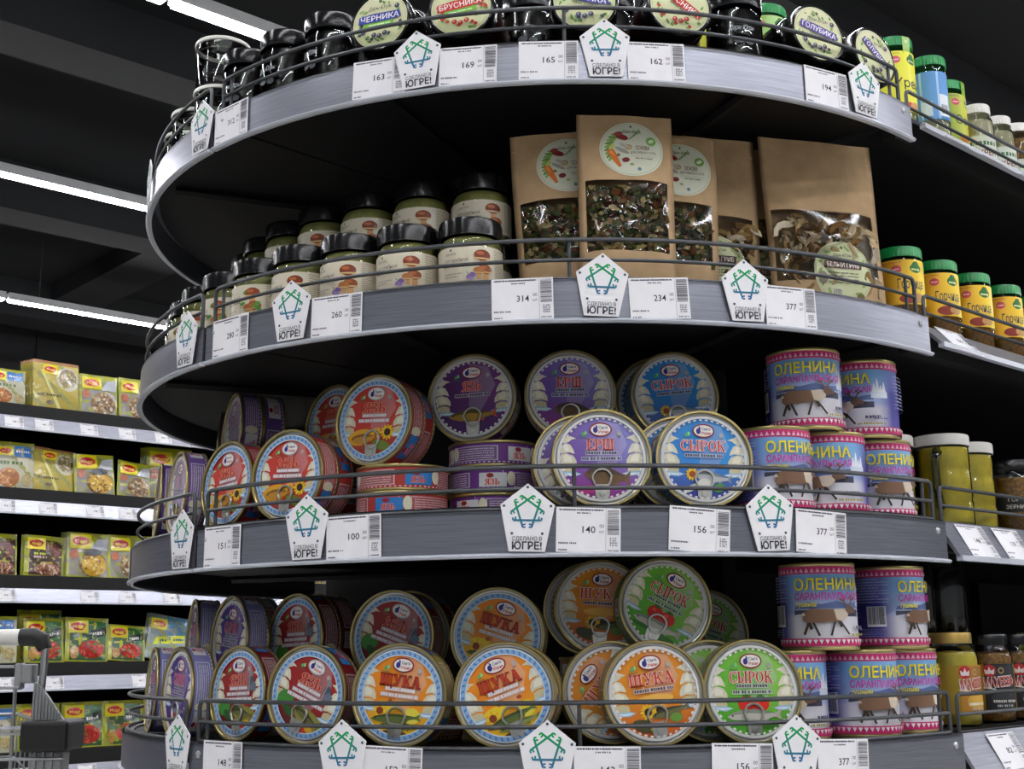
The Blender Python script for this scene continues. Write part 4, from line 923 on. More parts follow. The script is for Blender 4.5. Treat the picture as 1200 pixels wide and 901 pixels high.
MP = ['beside the big kraft bag', 'second from the big kraft bag', 'third from the big kraft bag', 'fourth from the big kraft bag', 'fifth from the big kraft bag', 'sixth from the big kraft bag', 'seventh from the big kraft bag', 'eighth from the big kraft bag']
for i in range(8): put(MUST, .112+.0855*i, .497, D2, 'mustard jar with green lid and yellow label, '+MP[i], -60+(0, 3, -2, 4, 1, 0, 2, 0)[i], 'mustard_jar', 'green-lidded mustard jars')
HREN = lidded(.027, .135, .027, 'lid_green', 'cream_sauce', kuhne('Хрен', '#d8dc3a', '#eee63a', '#2a2a2a', '#c84a2a', .2, .84), .92, '#7fae2e')
BLUE = lidded(.0225, .125, .0235, 'lid_green', 'cream_sauce', kuhne('', '#4a8cd0', '#b8d4ec', '#2a2a2a', '#8a9a9a', .25, .8, False) if False else None, .95)
def blue_label(r, h):
    p = Print(3e-5); L = 2*pi*r; p.grid(-L*.48, .035, L*.48, .102, 40, 1, '#5b97d4')
    for i in range(6): p.rect(-L*.45+i*.022, .036, -L*.45+i*.022+.003, .101, '#a9cbe8')
    p.rect(.004, .04, .02, .07, '#dfe6ec'); p.barcode(.006, .043, .018, .056, 5); p.rect(-.02, .04, -.006, .06, '#c9d8e8')
    return p.build('label', wrap=r)
BLUE = lidded(.0225, .125, .0235, 'lid_green', 'cream_sauce', blue_label, .95)
GREEN = lidded(.030, .115, .030, 'lid_green', 'cream_sauce', kuhne('Соус', '#1f8a4a', '#f0e02a', '#2a5a2a', '#c8843a', .18, .82), .92, '#7fae2e')
put(HREN, .130, .50, D1, 'tall green-lidded jar with yellow Хрен label, front of the straight top shelf', -44)
put(HREN, .195, .43, D1+.02, 'green-lidded jar with yellow strip behind the Хрен jar', -40)
put(BLUE, .192, .515, D1, 'slim green-lidded jar with blue striped label', -40)
put(GREEN, .258, .497, D1, 'squat green-lidded jar with half green, half yellow label', -22)
TALLG = lidded(.030, .125, .030, 'lid_green', 'cream_sauce', kuhne('', '#7cc03a', '#c8e0a0', '#2a5a2a', '#c8483a', .2, .9, False) if False else kuhne('Соус', '#7cc03a', '#b8d890', '#2a5a2a', '#c8483a', .2, .86), .92)
place(TALLG, 'sauce_jar', 'light green labelled jar rising behind the first ГОЛУБИКА lid', 'jar', pol(-51.5, .415, D1+.034), -10)
place(HREN, 'sauce_jar', 'yellow-green lidded jar behind the upright dark jar and ГОЛУБИКА lid', 'jar', pol(-61.5, .405, D1+.034), -20)
def red_label(r, h):
    p = Print(3e-5); L = 2*pi*r; p.grid(-L*.4, .02, L*.4, .055, 30, 1, '#c9cfc0'); p.dashes(-.02, .02, .044, .006, '#3a6a3a', 2); p.text('ХРЕН', .004, .030, .008, '#7a2a2a', .026, .02)
    return p.build('label', wrap=r)
WK = lidded(.0235, .104, .0205, 'lid_white', 'cream_sauce', red_label, .82)
put(WK, .332, .505, D1, 'small white-lidded horseradish jar next to the green and yellow jar', -40); put(WK, .392, .505, D1, 'small white-lidded horseradish jar beside the brown relish jar', -36)
BR = lidded(.031, .112, .031, 'lid_white', 'mustard_grain', red_label, .9)
put(BR, .462, .495, D1, 'brown relish jar with white lid on the straight top shelf', -40); put(BR, .54, .495, D1, 'brown relish jar with white lid beyond the first one', -30)
bx = MB().use('panel_black').box(.16, .235, -.465, -.39, D1, D1+.02); o = new('display_block', bx.mesh('display_block', smooth=False)); o.matrix_world = RZ(GR); tag(o, 'small black block raising the rear green-lidded jar', 'block')
# glass mugs of mustard
def mug_kit():
    r, h = .033, .113
    prof = [(0, 0), (r*.9, 0), (r, .004), (r, .030), (r*.965, .034), (r, .038), (r*.98, .066), (r*.95, .070), (r*.98, .074), (r*.97, h-.016), (r*.95, h-.012)]
    g = lathe_part('clear_glass', prof, 24, 'glass'); c = lathe_part('mustard', [(max(0, a-.0016), z+.002 if z < .01 else z) for a, z in prof[:-1]]+[(0, h-.017)], 24, 'contents')
    l = lathe_part('lid_white', [(r*.98, h-.0135), (r*1.02, h-.0135), (r*1.02, h-.002), (r*.99, h), (0, h)], 40, 'lid')
    P = []
    for i in range(15):
        a = rad(-80+160*i/14); P.append((0-.0, 0, 0))
    P = [(-.031, 0, .090), (-.036, 0, .0925), (-.045, 0, .091), (-.0515, 0, .085), (-.054, 0, .074), (-.0535, 0, .060), (-.050, 0, .046), (-.043, 0, .035), (-.035, 0, .028), (-.031, 0, .026)]
    hd = MB().use('handle_glass').tube(P, [.006, .005, .0046, .0046, .0046, .0046, .0046, .0046, .005, .006], 10).mesh('handle', 60)
    return [('contents', c, []), ('glass', g, []), ('lid', l, []), ('handle', hd, [])]
glassmat('handle_glass', '#c9d2b4', .05, 1.6)
MUG = mug_kit()
put(MUG, .125, .452, D3, 'mustard mug with white lid tucked behind the reindeer cans', 200, 'mustard_mug'); put(MUG, .176, .498, D3, 'mustard mug with white lid whose handle points at the aisle', 20, 'mustard_mug')
put(MUG, .262, .484, D3, 'mustard mug with white lid next to the dark grain mustard jar', 200, 'mustard_mug')
def grain_label(r, h):
    p = Print(3e-5); p.grid(-.06, .03, .06, .05, 30, 1, '#1c1a18'); p.text('ГОРЧИЦА', .0, .046, .004, '#d8d4c8', .036, .01); p.text('ЗЕРНИСТАЯ', .0, .037, .0048, '#d8d4c8', .042, .01); return p.build('label', wrap=r)
GRAIN = lidded(.033, .1, .033, 'lid_black', 'mustard_grain', grain_label, .92, fluted=False)
for i, w_ in enumerate(('beside the mustard mugs', 'second from the mustard mugs', 'third from the mustard mugs')): put(GRAIN, .362+.078*i, .488, D3, 'dark-lidded grainy mustard jar, '+w_, -36, 'mustard_jar')
def mah_label(base, panel, txt):
    def f(r, h):
        p = Print(3e-5); L = 2*pi*r; a, b = .016, .070; x0 = .002
        p.grid(-L*.46, a, L*.46, b, 44, 1, base)
        for i in range(12): p.dashes(-.058, -.012, b-.004-.0038*i, .0012, mixc(H(base), (.2, .15, .05), .55), i)
        p.poly([(x0, b), (x0+.042, b), (x0+.044, b-.006), (x0+.044, a), (x0-.001, a)], panel); p.poly([(x0+.002, b-.002), (x0+.040, b-.002), (x0+.042, b-.007), (x0+.042, b-.03), (x0+.001, b-.03)], mixc(H(panel), (.05, .05, .05), .35))
        p.disk(x0+.006, b-.008, .0075, .0075, '#c3242c', 18); p.poly([(x0+.001, b-.012), (x0+.011, b-.012), (x0+.012, b-.006), (x0+.008, b-.008), (x0+.006, b-.003), (x0+.004, b-.008), (x0+.0, b-.006)], '#f0e4e0'); p.ring(x0+.02, b-.008, .0026, .0036, '#d8b070', 14)
        p.text('МАХЕЕВЪ', x0+.019, b-.021, .0115, '#f2e6e0', .041, .07, .08); p.text('МАХЕЕВЪ', x0+.019, b-.021, .0105, '#c3242c', .039, .02, .08); p.line(x0-.002, b-.028, x0+.012, b-.030, .0016, '#f2e6e0')
        p.disk(x0+.024, a+.013, .018, .009, mixc(H(panel), (.9, .6, .1), .5) if txt != 'd' else '#3a3c40', 18)
        p.dashes(x0+.008, x0+.040, a+.010, .003, '#e8e4da', 3); p.dashes(x0+.012, x0+.034, a+.0045, .0026, '#c9c9c4', 4)
        return p.build('label', wrap=r)
    return f
MAH1 = lidded(.033, .108, .027, 'lid_gold', 'mustard', mah_label('#a88a1c', '#c88a2a', 'l'), .8, fluted=False)
MAH2 = lidded(.031, .106, .027, 'lid_black', 'mustard_grain', mah_label('#b88a1e', '#23262a', 'd'), .84, fluted=False)
put(MAH1, .170, .489, D4, 'mustard jar with gold lid and orange red-lettered label', -46, 'mustard_jar'); put(MAH2, .262, .487, D4, 'grainy mustard jar with black label and red lettering', -72, 'mustard_jar')
put(MAH2, .336, .487, D4, 'black-labelled mustard jar beyond the first black-labelled one', -70, 'mustard_jar'); put(MAH1, .41, .487, D4, 'gold-lidded mustard jar beyond the black-labelled ones', -40, 'mustard_jar')
DKJ = lidded(.031, .108, .027, 'lid_black', 'jam_dark', None, .84, fluted=False)
for i, w_ in enumerate(('behind the gold-lidded mustard jar', 'behind the first black-labelled jar', 'behind the second black-labelled jar')):
    put(DKJ, .155+.08*i, .405, D4, 'dark sauce jar at the bottom, '+w_, 0, 'sauce_jar'); put(DKJ, .155+.08*i, .405, D4+.108, 'dark sauce jar on top of another, '+w_, 0, 'sauce_jar')

# ================================================================== kraft bags with windows
def bag_kit(w_, h, d, win, content, stickers, paper='kraft', seed=0):
    """stand-up pouch: paper front with a film window, paper back, loose dried food inside"""
    rnd = random.Random(seed); nx, nz = 18, 30; v0, v1, u0, u1 = win
    def bul(u, v):
        e = max(0., 1-abs(2*u-1)**3.2); body = (1-v)**.35*min(1, .55+2.2*v) if v < .6 else (1-v)**.35*1.0*max(0, 1-(v-.6)/.42)
        return d/2*e*max(.06, body)
    wob = [rnd.uniform(-1, 1) for _ in range(9)]
    def yf(u, v): return -bul(u, v)-.0009*sin(9*u+wob[0]*3+5*v)*e0(u)-.0008*sin(14*v+wob[1]*3)*e0(u)
    def e0(u): return 1-abs(2*u-1)**4
    def yb(u, v): return bul(u, v)*.8
    def X(u, v): return (u-.5)*w_*(1-.012*sin(6*v+wob[2]))
    U = sorted(set([i/nx for i in range(nx+1)]+[u0, u1])); V = sorted(set([i/nz for i in range(nz+1)]+[v0, v1]))
    def inwin(a, b): return u0-1e-6 <= a <= u1+1e-6 and v0-1e-6 <= b <= v1+1e-6
    fr = MB().use(paper); fl = MB().use('bag_film')
    for i in range(len(U)-1):
        for j in range(len(V)-1):
            q = [(U[i], V[j]), (U[i+1], V[j]), (U[i+1], V[j+1]), (U[i], V[j+1])]
            if not all(inwin(*p) for p in q): fr.add([(X(a, b), yf(a, b), b*h) for a, b in q], [(0, 1, 2, 3)])
    cre = []
    for _ in range(16):
        a, b = rnd.uniform(u0, u1), rnd.uniform(v0, v1); an = rnd.uniform(-1.2, 1.2)+rnd.choice((0, 1.3)); ln = rnd.uniform(.012, .035)
        cre.append((a*w_, b*h, cos(an), sin(an), ln, rnd.uniform(.0022, .0042)*rnd.choice((1, 1, -1)), rnd.uniform(.0022, .0042), rnd.uniform(-25, 25)))
    def crease(u, v):
        y = 0; ed = min(1, min(u-u0, u1-u)/.06, min(v-v0, v1-v)/.05)
        for cx, cy, dx, dy, ln, am, sg, bd in cre:
            px, py = u*w_-cx, v*h-cy; al = px*dx+py*dy; ac = -px*dy+py*dx+bd*al*al
            y += am*math.exp(-(ac/sg)**2)*max(0, 1-(al/ln)**2)
        return -y*max(0, ed)
    G = 64
    for i in range(G):
        for j in range(G):
            q = [(u0+(u1-u0)*(i+a)/G, v0+(v1-v0)*(j+b)/G) for a, b in ((0, 0), (1, 0), (1, 1), (0, 1))]
            fl.add([(X(a, b), yf(a, b)+crease(a, b), b*h) for a, b in q], [(0, 1, 2, 3)])
    for i in range(len(U)-1):
        for j in range(len(V)-1):
            q = [(U[i], V[j]), (U[i+1], V[j]), (U[i+1], V[j+1]), (U[i], V[j+1])]
            fr.add([(X(a, b), yb(a, b), b*h) for a, b in q], [(3, 2, 1, 0)])
    for i in range(len(U)-1):                                        # gusset at the foot
        fr.add([(X(U[i], 0), yf(U[i], 0), 0), (X(U[i], 0), yb(U[i], 0), 0), (X(U[i+1], 0), yb(U[i+1], 0), 0), (X(U[i+1], 0), yf(U[i+1], 0), 0)], [(0, 1, 2, 3)])
    for zz in (.90, .905): fr.add([(X(.02, zz), yf(.02, zz)-.0005, zz*h), (X(.98, zz), yf(.98, zz)-.0005, zz*h), (X(.98, zz), yf(.98, zz)-.0005, zz*h+.001), (X(.02, zz), yf(.02, zz)-.0005, zz*h+.001)], [(0, 1, 2, 3)])
    def weld(m, nm):
        me = m.mesh(nm, 70); bm = bmesh.new(); bm.from_mesh(me); bmesh.ops.remove_doubles(bm, verts=bm.verts[:], dist=1e-5); bmesh.ops.recalc_face_normals(bm, faces=bm.faces[:]); bm.to_mesh(me); bm.free(); me.polygons.foreach_set('use_smooth', [True]*len(me.polygons)); return me
    # contents
    me = bpy.data.meshes.new('dried_contents'); bm = bmesh.new(); cl = bm.verts.layers.float_color.new('Col')
    n = 420 if content == 'mix' else 90
    for k in range(n):
        u = rnd.uniform(u0+.03, u1-.03); v = rnd.uniform(v0-.02, v1-.03 if content == 'mix' else v1-.05); y = yf(u, v)*rnd.uniform(.25, .82)
        if content == 'mix':
            s_ = rnd.uniform(.002, .0052); col = H(rnd.choice(['#5a6636', '#3f4e2a', '#6f7a44', '#a8925c', '#c8b478', '#7a4a2a', '#4a2a24', '#6a5a3e', '#8a552e', '#c4b488', '#2e3a20', '#566034', '#8a7448', '#4e5a30', '#3a4426']))
            a, b_, th = s_*rnd.uniform(.7, 1.6), s_*rnd.uniform(.4, 1), .0006; P = [(-a, -b_), (a*.2, -b_*1.2), (a, -b_*.2), (a*.7, b_), (-a*.4, b_*.8)]
            bend = 0
        else:
            s_ = rnd.uniform(.009, .017); col = H(rnd.choice(['#c0a67a', '#a98a5c', '#d4bf98', '#8a6a42', '#b0925e', '#6a5034', '#cbb48a', '#e2d6bc'])); th = .0012; bend = 1
            P = [(s_*cos(q), s_*.9*sin(q)) for q in (0, .5, 1.0, 1.6, 2.2, 2.8)]+[(s_*.55*cos(q), s_*.45*sin(q)) for q in (2.8, 2.0, 1.2, .5)]
        M = T(X(u, v), y, v*h) @ Matrix.Rotation(rnd.uniform(0, 6.3), 4, 'Y') @ RX(90+rnd.uniform(-35, 35)) @ RZ(rnd.uniform(0, 360))
        top = []; bot = []
        for x, z in P:
            dz_ = (x*x+z*z)*12*bend; c_ = mixc(col, (col[0]*.5, col[1]*.45, col[2]*.4), rnd.uniform(0, .6)); q1 = bm.verts.new(M @ Vector((x, z, th+dz_))); q2 = bm.verts.new(M @ Vector((x, z, -th+dz_))); q1[cl] = (*c_, 1); q2[cl] = (*c_, 1); top.append(q1); bot.append(q2)
        bm.faces.new(top); bm.faces.new(bot[::-1])
        for i in range(len(top)): j = (i+1) % len(top); bm.faces.new((top[j], top[i], bot[i], bot[j]))
    bm.to_mesh(me); bm.free(); me.materials.append(MATS['pieces']); me['stuff'] = 1
    kit = [('paper_pouch', weld(fr, 'paper_pouch'), []), ('film_window', weld(fl, 'film_window'), []), ('dried_contents', me, [])]
    for (cu, cv, rr, fn) in stickers:
        p = Print(3e-5); fn(p, rr)
        def mp(x, y, z, cu=cu, cv=cv): u = cu+x/w_; v = cv+y/h; return (X(u, v), yf(min(1, max(0, u)), min(1, max(0, v)))-.0007-z, v*h)
        kit.append(('sticker', p.build('sticker', mp, cut=.006, cuty=.008), []))
    return kit
def st_soup(p, r):
    p.fan(0, 0, r, '#d9dcc6', 8, 40); p.ring(0, 0, r*.93, r*.945, '#a8b088')
    for i in range(9):
        a = 2.3+i*.16; p.disk(r*.72*cos(a), r*.72*sin(a), r*.16, r*.05, '#6f9a44' if i % 2 else '#8ab45c', 8, a+.6)
    p.poly([(-.78*r, -.02*r), (-.6*r, .06*r), (-.5*r, -.1*r), (-.34*r, -.62*r), (-.42*r, -.66*r), (-.62*r, -.36*r)], '#e0762a'); p.poly([(-.72*r, -.1*r), (-.62*r, .0*r), (-.52*r, -.25*r)], '#ee9a4c'); p.disk(-.62*r, .1*r, .14*r, .06*r, '#c8cc6a', 8, .9)
    for x, y, a, b_, c_, ro in ((-.28, .46, .2, .1, '#8a2a2c', -.3), (-.4, .58, .14, .08, '#9c4a44', .2), (-.1, .1, .12, .1, '#c49a52', 0), (-.3, -.02, .24, .07, '#a9a69c', -.5), (-.2, .14, .2, .06, '#b8b6ac', -.4), (-.2, -.38, .12, .09, '#7a2a2a', .2), (-.02, -.55, .07, .05, '#a8b070', 0), (-.42, -.2, .06, .05, '#7a6a4a', 0)): p.disk(x*r, y*r, a*r, b_*r, c_, 12, ro)
    for i in range(5): p.disk((-.02+.1*i*.7)*r, (.42+.07*i)*r, .08*r, .03*r, '#86a86a', 8, .6+i*.3)
    p.text('Дары Югры', .02*r, .66*r, .11*r, '#2e3a2a', .6*r, 0, 0, 'c', .3); p.disk(0, .84*r, .04*r, .04*r, '#4a5a3a', 8); p.disk(.62*r, .34*r, .16*r, .16*r, '#7cae54', 14); p.disk(.62*r, .34*r, .1*r, .06*r, '#d9e6c4', 10, .5)
    p.text('ОСНОВА', .34*r, .08*r, .15*r, '#6a2a26', .44*r, .01); p.text('ДЛЯ ГРИБНОГО СУПА', .36*r, -.1*r, .09*r, '#6a3a30', .8*r); p.dashes(.1*r, .64*r, -.32*r, .05*r, '#8a8a72', 4); p.rect(-.02*r, -.24*r, .74*r, -.23*r, '#a8a890'); p.disk(.2*r, -.74*r, .06*r, .07*r, '#6a8a9a', 8)
def st_dry(p, r):
    p.fan(0, 0, r, '#c9cda0', 8, 40); p.ring(0, 0, r*.93, r*.945, '#9aa070')
    for i in range(14):
        a = 2*pi*i/14; p.disk(r*.8*cos(a), r*.8*sin(a), r*.14, r*.05, '#8aa45c', 8, a+1)
    p.disk(0, .8*r, .05*r, .05*r, '#4a5a3a', 8); p.text('Дары Югры', 0, .56*r, .11*r, '#3a442e', .62*r, 0, 0, 'c', .3)
    p.poly([(-.66*r, .12*r), (.62*r, .12*r), (.66*r, .36*r), (-.62*r, .36*r)], '#4a1c1a'); p.text('БЕЛЫЙ ГРИБ', 0, .24*r, .15*r, '#e8e0d0', 1.1*r, .01)
    for i in range(4): p.dashes(-.55*r, .5*r, (-.02-.1*i)*r, .045*r, '#5a6040', i)
    p.rect(-.42*r, -.78*r, -.06*r, -.5*r, '#e4e4cc'); p.barcode(-.4*r, -.76*r, -.08*r, -.52*r, 7); p.disk(-.72*r, -.2*r, .16*r, .2*r, '#7d7868', 12); p.disk(.55*r, -.72*r, .14*r, .1*r, '#6a5a2a', 10)
SOUP = bag_kit(.104, .206, .036, (.20, .60, .07, .92), 'mix', [(.56, .79, .0345, st_soup)], 'kraft', 3)
SOUP2 = bag_kit(.104, .202, .036, (.22, .58, .07, .92), 'mix', [(.60, .79, .0345, st_soup)], 'kraft', 5)
DRY1 = bag_kit(.146, .226, .036, (.19, .58, .04, .93), 'slices', [(.58, .24, .038, st_dry)], 'kraft', 8)
DRY2 = bag_kit(.136, .223, .034, (.10, .54, .07, .93), 'slices', [(.58, .26, .036, st_dry)], 'kraft', 11)
def bag(kit, t, r, face, lean, label, roll=0): return place(kit, 'kraft_bag', label, 'bag', pol(t, r, D2), face+90, RX(-lean) @ RY(roll))
bag(SOUP2, -90.2, .478, -93, 4, 'kraft soup bag standing next to the mushroom jars, partly hidden', -3)
bag(SOUP, -83.4, .520, -85, 5, 'kraft soup bag with round vegetable sticker standing out in front', 1)
bag(SOUP2, -76.4, .480, -84, 5, 'kraft soup bag half hidden, between the front bag and the plain bags', 2)
bag(DRY2, -69, .438, -80, 3, 'kraft bag with a red БЕЛЫЙ ГРИБ sticker strip behind the 377 tag', 1)
bag(DRY1, -52, .494, -75, 4, 'large kraft bag of dried mushrooms with green sticker, beside the mustard jars', 0)
bag(DRY1, -57, .432, -74, 3, 'large kraft bag hidden behind the large dried mushroom bag', -1)
bag(DRY2, -78, .385, -80, 3, 'shaded kraft bag at the very back behind the soup bags', 0)
place(MJ[0], 'mushroom_jar', 'dim jar standing in the shade just behind the left kraft bag', 'jar', pol(-97, .36, D2), -10)

# ================================================================== tags on the straight rails
def straight_tag(s, k, price, label, seed):
    z = (DECK[k]+STR[k])/2; ang = math.degrees(math.atan2(.025, DECK[k]-STR[k]))
    place([('card', TAGB, []), ('tag_print', tag_print(price, seed), [])], 'price_tag', label, 'price tag', sn(s, .5668, z), GR, RX(-ang))
TS = [[(.13, '89'), (.22, '97'), (.32, '112'), (.42, '75')], [(.115, '86'), (.34, '84')], [(.115, '148'), (.20, '139'), (.30, '126')], [(.145, '82'), (.30, '85')]]
TN = [['under the Хрен jar', 'under the slim blue-labelled jar', 'under the green and yellow jar', 'under the white-lidded jars'], ['under the first mustard jars', 'farther along under the mustard jars'], ['under the first mustard mugs', 'under the last mustard mug', 'under the grainy mustard'], ['by the gold-lidded mustard jar', 'under the black-labelled jars']]
for k in range(4):
    for i, (s_, pr) in enumerate(TS[k]): straight_tag(s_, k, pr, 'price tag in the tilted pale rail '+TN[k][i], 200+k*10+i)

# ================================================================== soup sachets across the aisle
def sachet_kit(w_, h, art, seed):
    rnd = random.Random(seed); nx, nz = 8, 10; d = .012
    def dep(u, v): return d/2*(1-abs(2*u-1)**3)*max(0, 1-abs(2*v-1)**4)+.0006
    def X(u, v): return (u-.5)*w_
    m = MB().use('foil_back')
    for sg in (-1, 1):
        for i in range(nx):
            for j in range(nz):
                q = [(i/nx, j/nz), ((i+1)/nx, j/nz), ((i+1)/nx, (j+1)/nz), (i/nx, (j+1)/nz)]
                m.add([(X(a, b), sg*dep(a, b), b*h) for a, b in q], [(0, 1, 2, 3)])
    me = m.mesh('pouch', 70); bm = bmesh.new(); bm.from_mesh(me); bmesh.ops.remove_doubles(bm, verts=bm.verts[:], dist=1e-6); bm.to_mesh(me); bm.free(); me.polygons.foreach_set('use_smooth', [True]*len(me.polygons))
    p = Print(6e-5); art(p, w_, h, rnd)
    def mp(x, y, z): u = min(1, max(0, x/w_+.5)); v = min(1, max(0, y/h)); return (x, -dep(u, v)-.0006-z-.0010*sin(9*u+11*v+seed), y)
    return [('pouch', me, []), ('front_print', p.build('front_print', mp, cut=w_/9, cuty=h/11, matname='sachet_print'), [])]
mat('sachet_print', attr=True, rough=.22, coat=.4, bump=(55, .5, .004))
def badge(p, x, y, k, yel='#e2d21e'):
    p.rect(x-.026*k, y-.017*k, x+.026*k, y+.017*k, yel); p.disk(x, y, .021*k, .0105*k, '#c0261c', 18); p.text('Maggi', x, y, .008*k, '#f0c040', .028*k, .02)
def food(p, x, y, rx, ry, cols, rnd, n=40):
    p.disk(x, y, rx, ry, cols[0], 22)
    for _ in range(n):
        a = rnd.uniform(0, 6.28); q = rnd.random()**.5; p.disk(x+rx*.9*q*cos(a), y+ry*.9*q*sin(a), rx*rnd.uniform(.08, .2), ry*rnd.uniform(.06, .15), rnd.choice(cols[1:]), 6, rnd.uniform(0, 3))
def art_yellow(p, w, h, r):
    p.grid(-w/2, 0, w/2, h, 6, 6, '#9fa42c'); p.rect(-w*.44, .04*h, w*.46, .62*h, '#8f8a80'); food(p, .12*w, .30*h, .34*w, .27*h, ['#8a6a48', '#a8845a', '#6a4a30', '#c8a878', '#d8c8a8', '#7a5a40'], r, 60); p.poly([(.05*w, .62*h), (.46*w, .62*h), (.46*w, .9*h), (.2*w, .86*h)], '#b9bcc0'); food(p, -.34*w, .5*h, .1*w, .1*h, ['#a85a3a', '#c87a4a', '#8a4a2a'], r, 12); badge(p, -.2*w, .78*h, w/.105)
def art_pasta(p, w, h, r):
    art_yellow(p, w, h, r); food(p, .14*w, .28*h, .3*w, .24*h, ['#c8a030', '#dcb848', '#b88a24', '#e8d080', '#8a5a2a'], r, 40); p.disk(.1*w, .56*h, .2*w, .08*h, '#4a4c50', 14); badge(p, -.2*w, .8*h, w/.105)
def art_golden(p, w, h, r):
    p.grid(-w/2, 0, w/2, h, 6, 6, lambda x, y: mixc(H('#a8963a'), H('#bfae4a'), y/h)); p.rect(-w/2, .94*h, w/2, h, '#a8764e'); p.disk(.25*w, .66*h, .26*w, .24*h, '#c8c2a8', 20); food(p, .25*w, .68*h, .2*w, .19*h, ['#8a7a5a', '#a8966a', '#c8bc98', '#6a6a3a'], r, 36); p.poly([(-.36*w, .8*h), (-.3*w, .8*h), (.1*w, .02*h), (.02*w, .02*h)], '#d8cf80'); badge(p, -.14*w, .82*h, w/.16); p.dashes(-.4*w, .1*w, .3*h, .05*h, '#5a5a2a', 2); p.disk(-.15*w, .15*h, .08*w, .04*h, '#5a4a20', 10)
def art_blue(p, w, h, r):
    p.grid(-w/2, 0, w/2, h, 6, 6, '#b8b49a'); p.rect(-w/2, .93*h, w/2, h, '#9fa42c'); p.rect(-.05*w, .68*h, .42*w, .92*h, '#3f80c8'); p.dashes(0, .38*w, .8*h, .05*h, '#e8eef4', 3); badge(p, -.28*w, .8*h, w/.13); p.dashes(-.42*w, .2*w, .55*h, .07*h, '#3a5a2a', 4); food(p, -.2*w, .24*h, .3*w, .2*h, ['#a8642a', '#c8843a', '#8a4a20', '#e0b060'], r, 30); food(p, .3*w, .2*h, .16*w, .12*h, ['#b0a070', '#d0c090', '#908050'], r, 14)
def art_brown(p, w, h, r):
    p.grid(-w/2, 0, w/2, h, 6, 6, '#9fa42c'); p.rect(-.38*w, .03*h, .46*w, .88*h, '#4a2a28'); food(p, .16*w, .62*h, .24*w, .2*h, ['#6a342c', '#8a4a3a', '#4a2420'], r, 24); food(p, .08*w, .18*h, .34*w, .15*h, ['#8a5a44', '#b88a6a', '#d8b898', '#6a3a2a'], r, 40); p.rect(-.32*w, .40*h, .12*w, .6*h, '#3a3a20'); p.dashes(-.28*w, .08*w, .54*h, .05*h, '#c8cc4a', 5); p.dashes(-.28*w, .04*w, .46*h, .05*h, '#d8a8a8', 6); badge(p, -.22*w, .79*h, w/.115)
def art_green(p, w, h, r):
    p.grid(-w/2, 0, w/2, h, 6, 6, '#9fa42c'); p.rect(-.40*w, .03*h, .44*w, .66*h, '#3f5a3a'); p.rect(.02*w, .5*h, .44*w, .92*h, '#2f6a38'); p.poly([(.04*w, .5*h), (.44*w, .6*h), (.44*w, .8*h), (.06*w, .7*h)], '#22282a'); p.dashes(.06*w, .40*w, .64*h, .07*h, '#d8dcd0', 7, .15); food(p, .1*w, .28*h, .3*w, .2*h, ['#a82a22', '#c83a2e', '#8a201c', '#d8604a', '#4a7a2e'], r, 26); food(p, -.3*w, .2*h, .1*w, .14*h, ['#b8884a', '#8a6a34', '#5a8a3a'], r, 12); badge(p, -.22*w, .79*h, w/.115)
def art_teal(p, w, h, r):
    p.grid(-w/2, 0, w/2, h, 6, 6, '#7f8f8a'); p.rect(-.05*w, .5*h, .5*w, h, '#4f7f9c'); p.poly([(-.35*w, .3*h), (.45*w, .45*h), (.45*w, .62*h), (-.3*w, .48*h)], '#c8d028'); p.dashes(-.2*w, .35*w, .46*h, .06*h, '#3a4a2a', 8, .18); food(p, 0, .16*h, .34*w, .13*h, ['#6a7a3a', '#c8c890', '#8a9a4a', '#a84a2a'], r, 26); badge(p, -.25*w, .78*h, w/.13)
SK = {}
def sachet(lv, s, w_, h, art, label, rot=0, lean=8, back=0, n=1, roll=0):
    key = (art.__name__, round(w_, 3), round(h, 3))
    if key not in SK: SK[key] = sachet_kit(w_, h, art, len(SK)+1)
    for i in range(n):
        l = label if i == 0 else '%s one behind the ' % ['', 'first', 'second', 'third', 'fourth'][i]+label
        place(SK[key], 'soup_sachet', l, 'sachet', sn(s-.004*i, GN-.055-back-.017*i, GDECK[lv]), GR+rot, RX(-lean) @ RY(roll), ('sachets farther along '+LV[lv]) if 'goes on' in l else None)
LV = ['on the top shelf', 'on the second shelf', 'on the third shelf', 'on the fourth shelf', 'on the fifth shelf']
sachet(0, .232, .115, .128, art_blue, 'sachet with a blue corner panel on the top shelf beside the golden sachets', 2)
sachet(0, .395, .165, .178, art_golden, 'tall golden sachet heading a pack on the top shelf', 4, 8, 0, 5)
sachet(0, .545, .135, .150, art_yellow, 'yellow-green sachet beside the golden pack on the top shelf', -2, 8, 0, 2)
sachet(0, .685, .130, .155, art_yellow, 'yellow-green sachet under the curve of the steel rail, top shelf', 3, 8, 0, 2)
sachet(0, .08, .115, .13, art_blue, 'blue-cornered sachet before the others on the top shelf', 0)
sachet(1, .275, .12, .162, art_blue, 'sachet with blue corner panel and food picture on the second shelf', -3)
sachet(1, .405, .145, .155, art_golden, 'slumped golden sachet on the second shelf', 5, 12, 0, 3, 4)
sachet(1, .55, .145, .146, art_pasta, 'pasta sachet with dark bowl on the second shelf', 0, 9, 0, 2, -2)
sachet(1, .69, .13, .132, art_yellow, 'low yellow-green sachet next to the tall upright one, second shelf', 6, 10, 0, 1, 5)
sachet(1, .835, .17, .196, art_yellow, 'tall yellow-green sachet behind lilac cans, second shelf', -6, 4, .02, 3)
sachet(2, .235, .13, .138, art_brown, 'dark brown meat sachet beside another like it, third shelf', 0, 8, 0, 2)
sachet(2, .388, .135, .138, art_brown, 'dark brown meat sachet next to the pasta one, third shelf', 3, 8, 0, 2, 2)
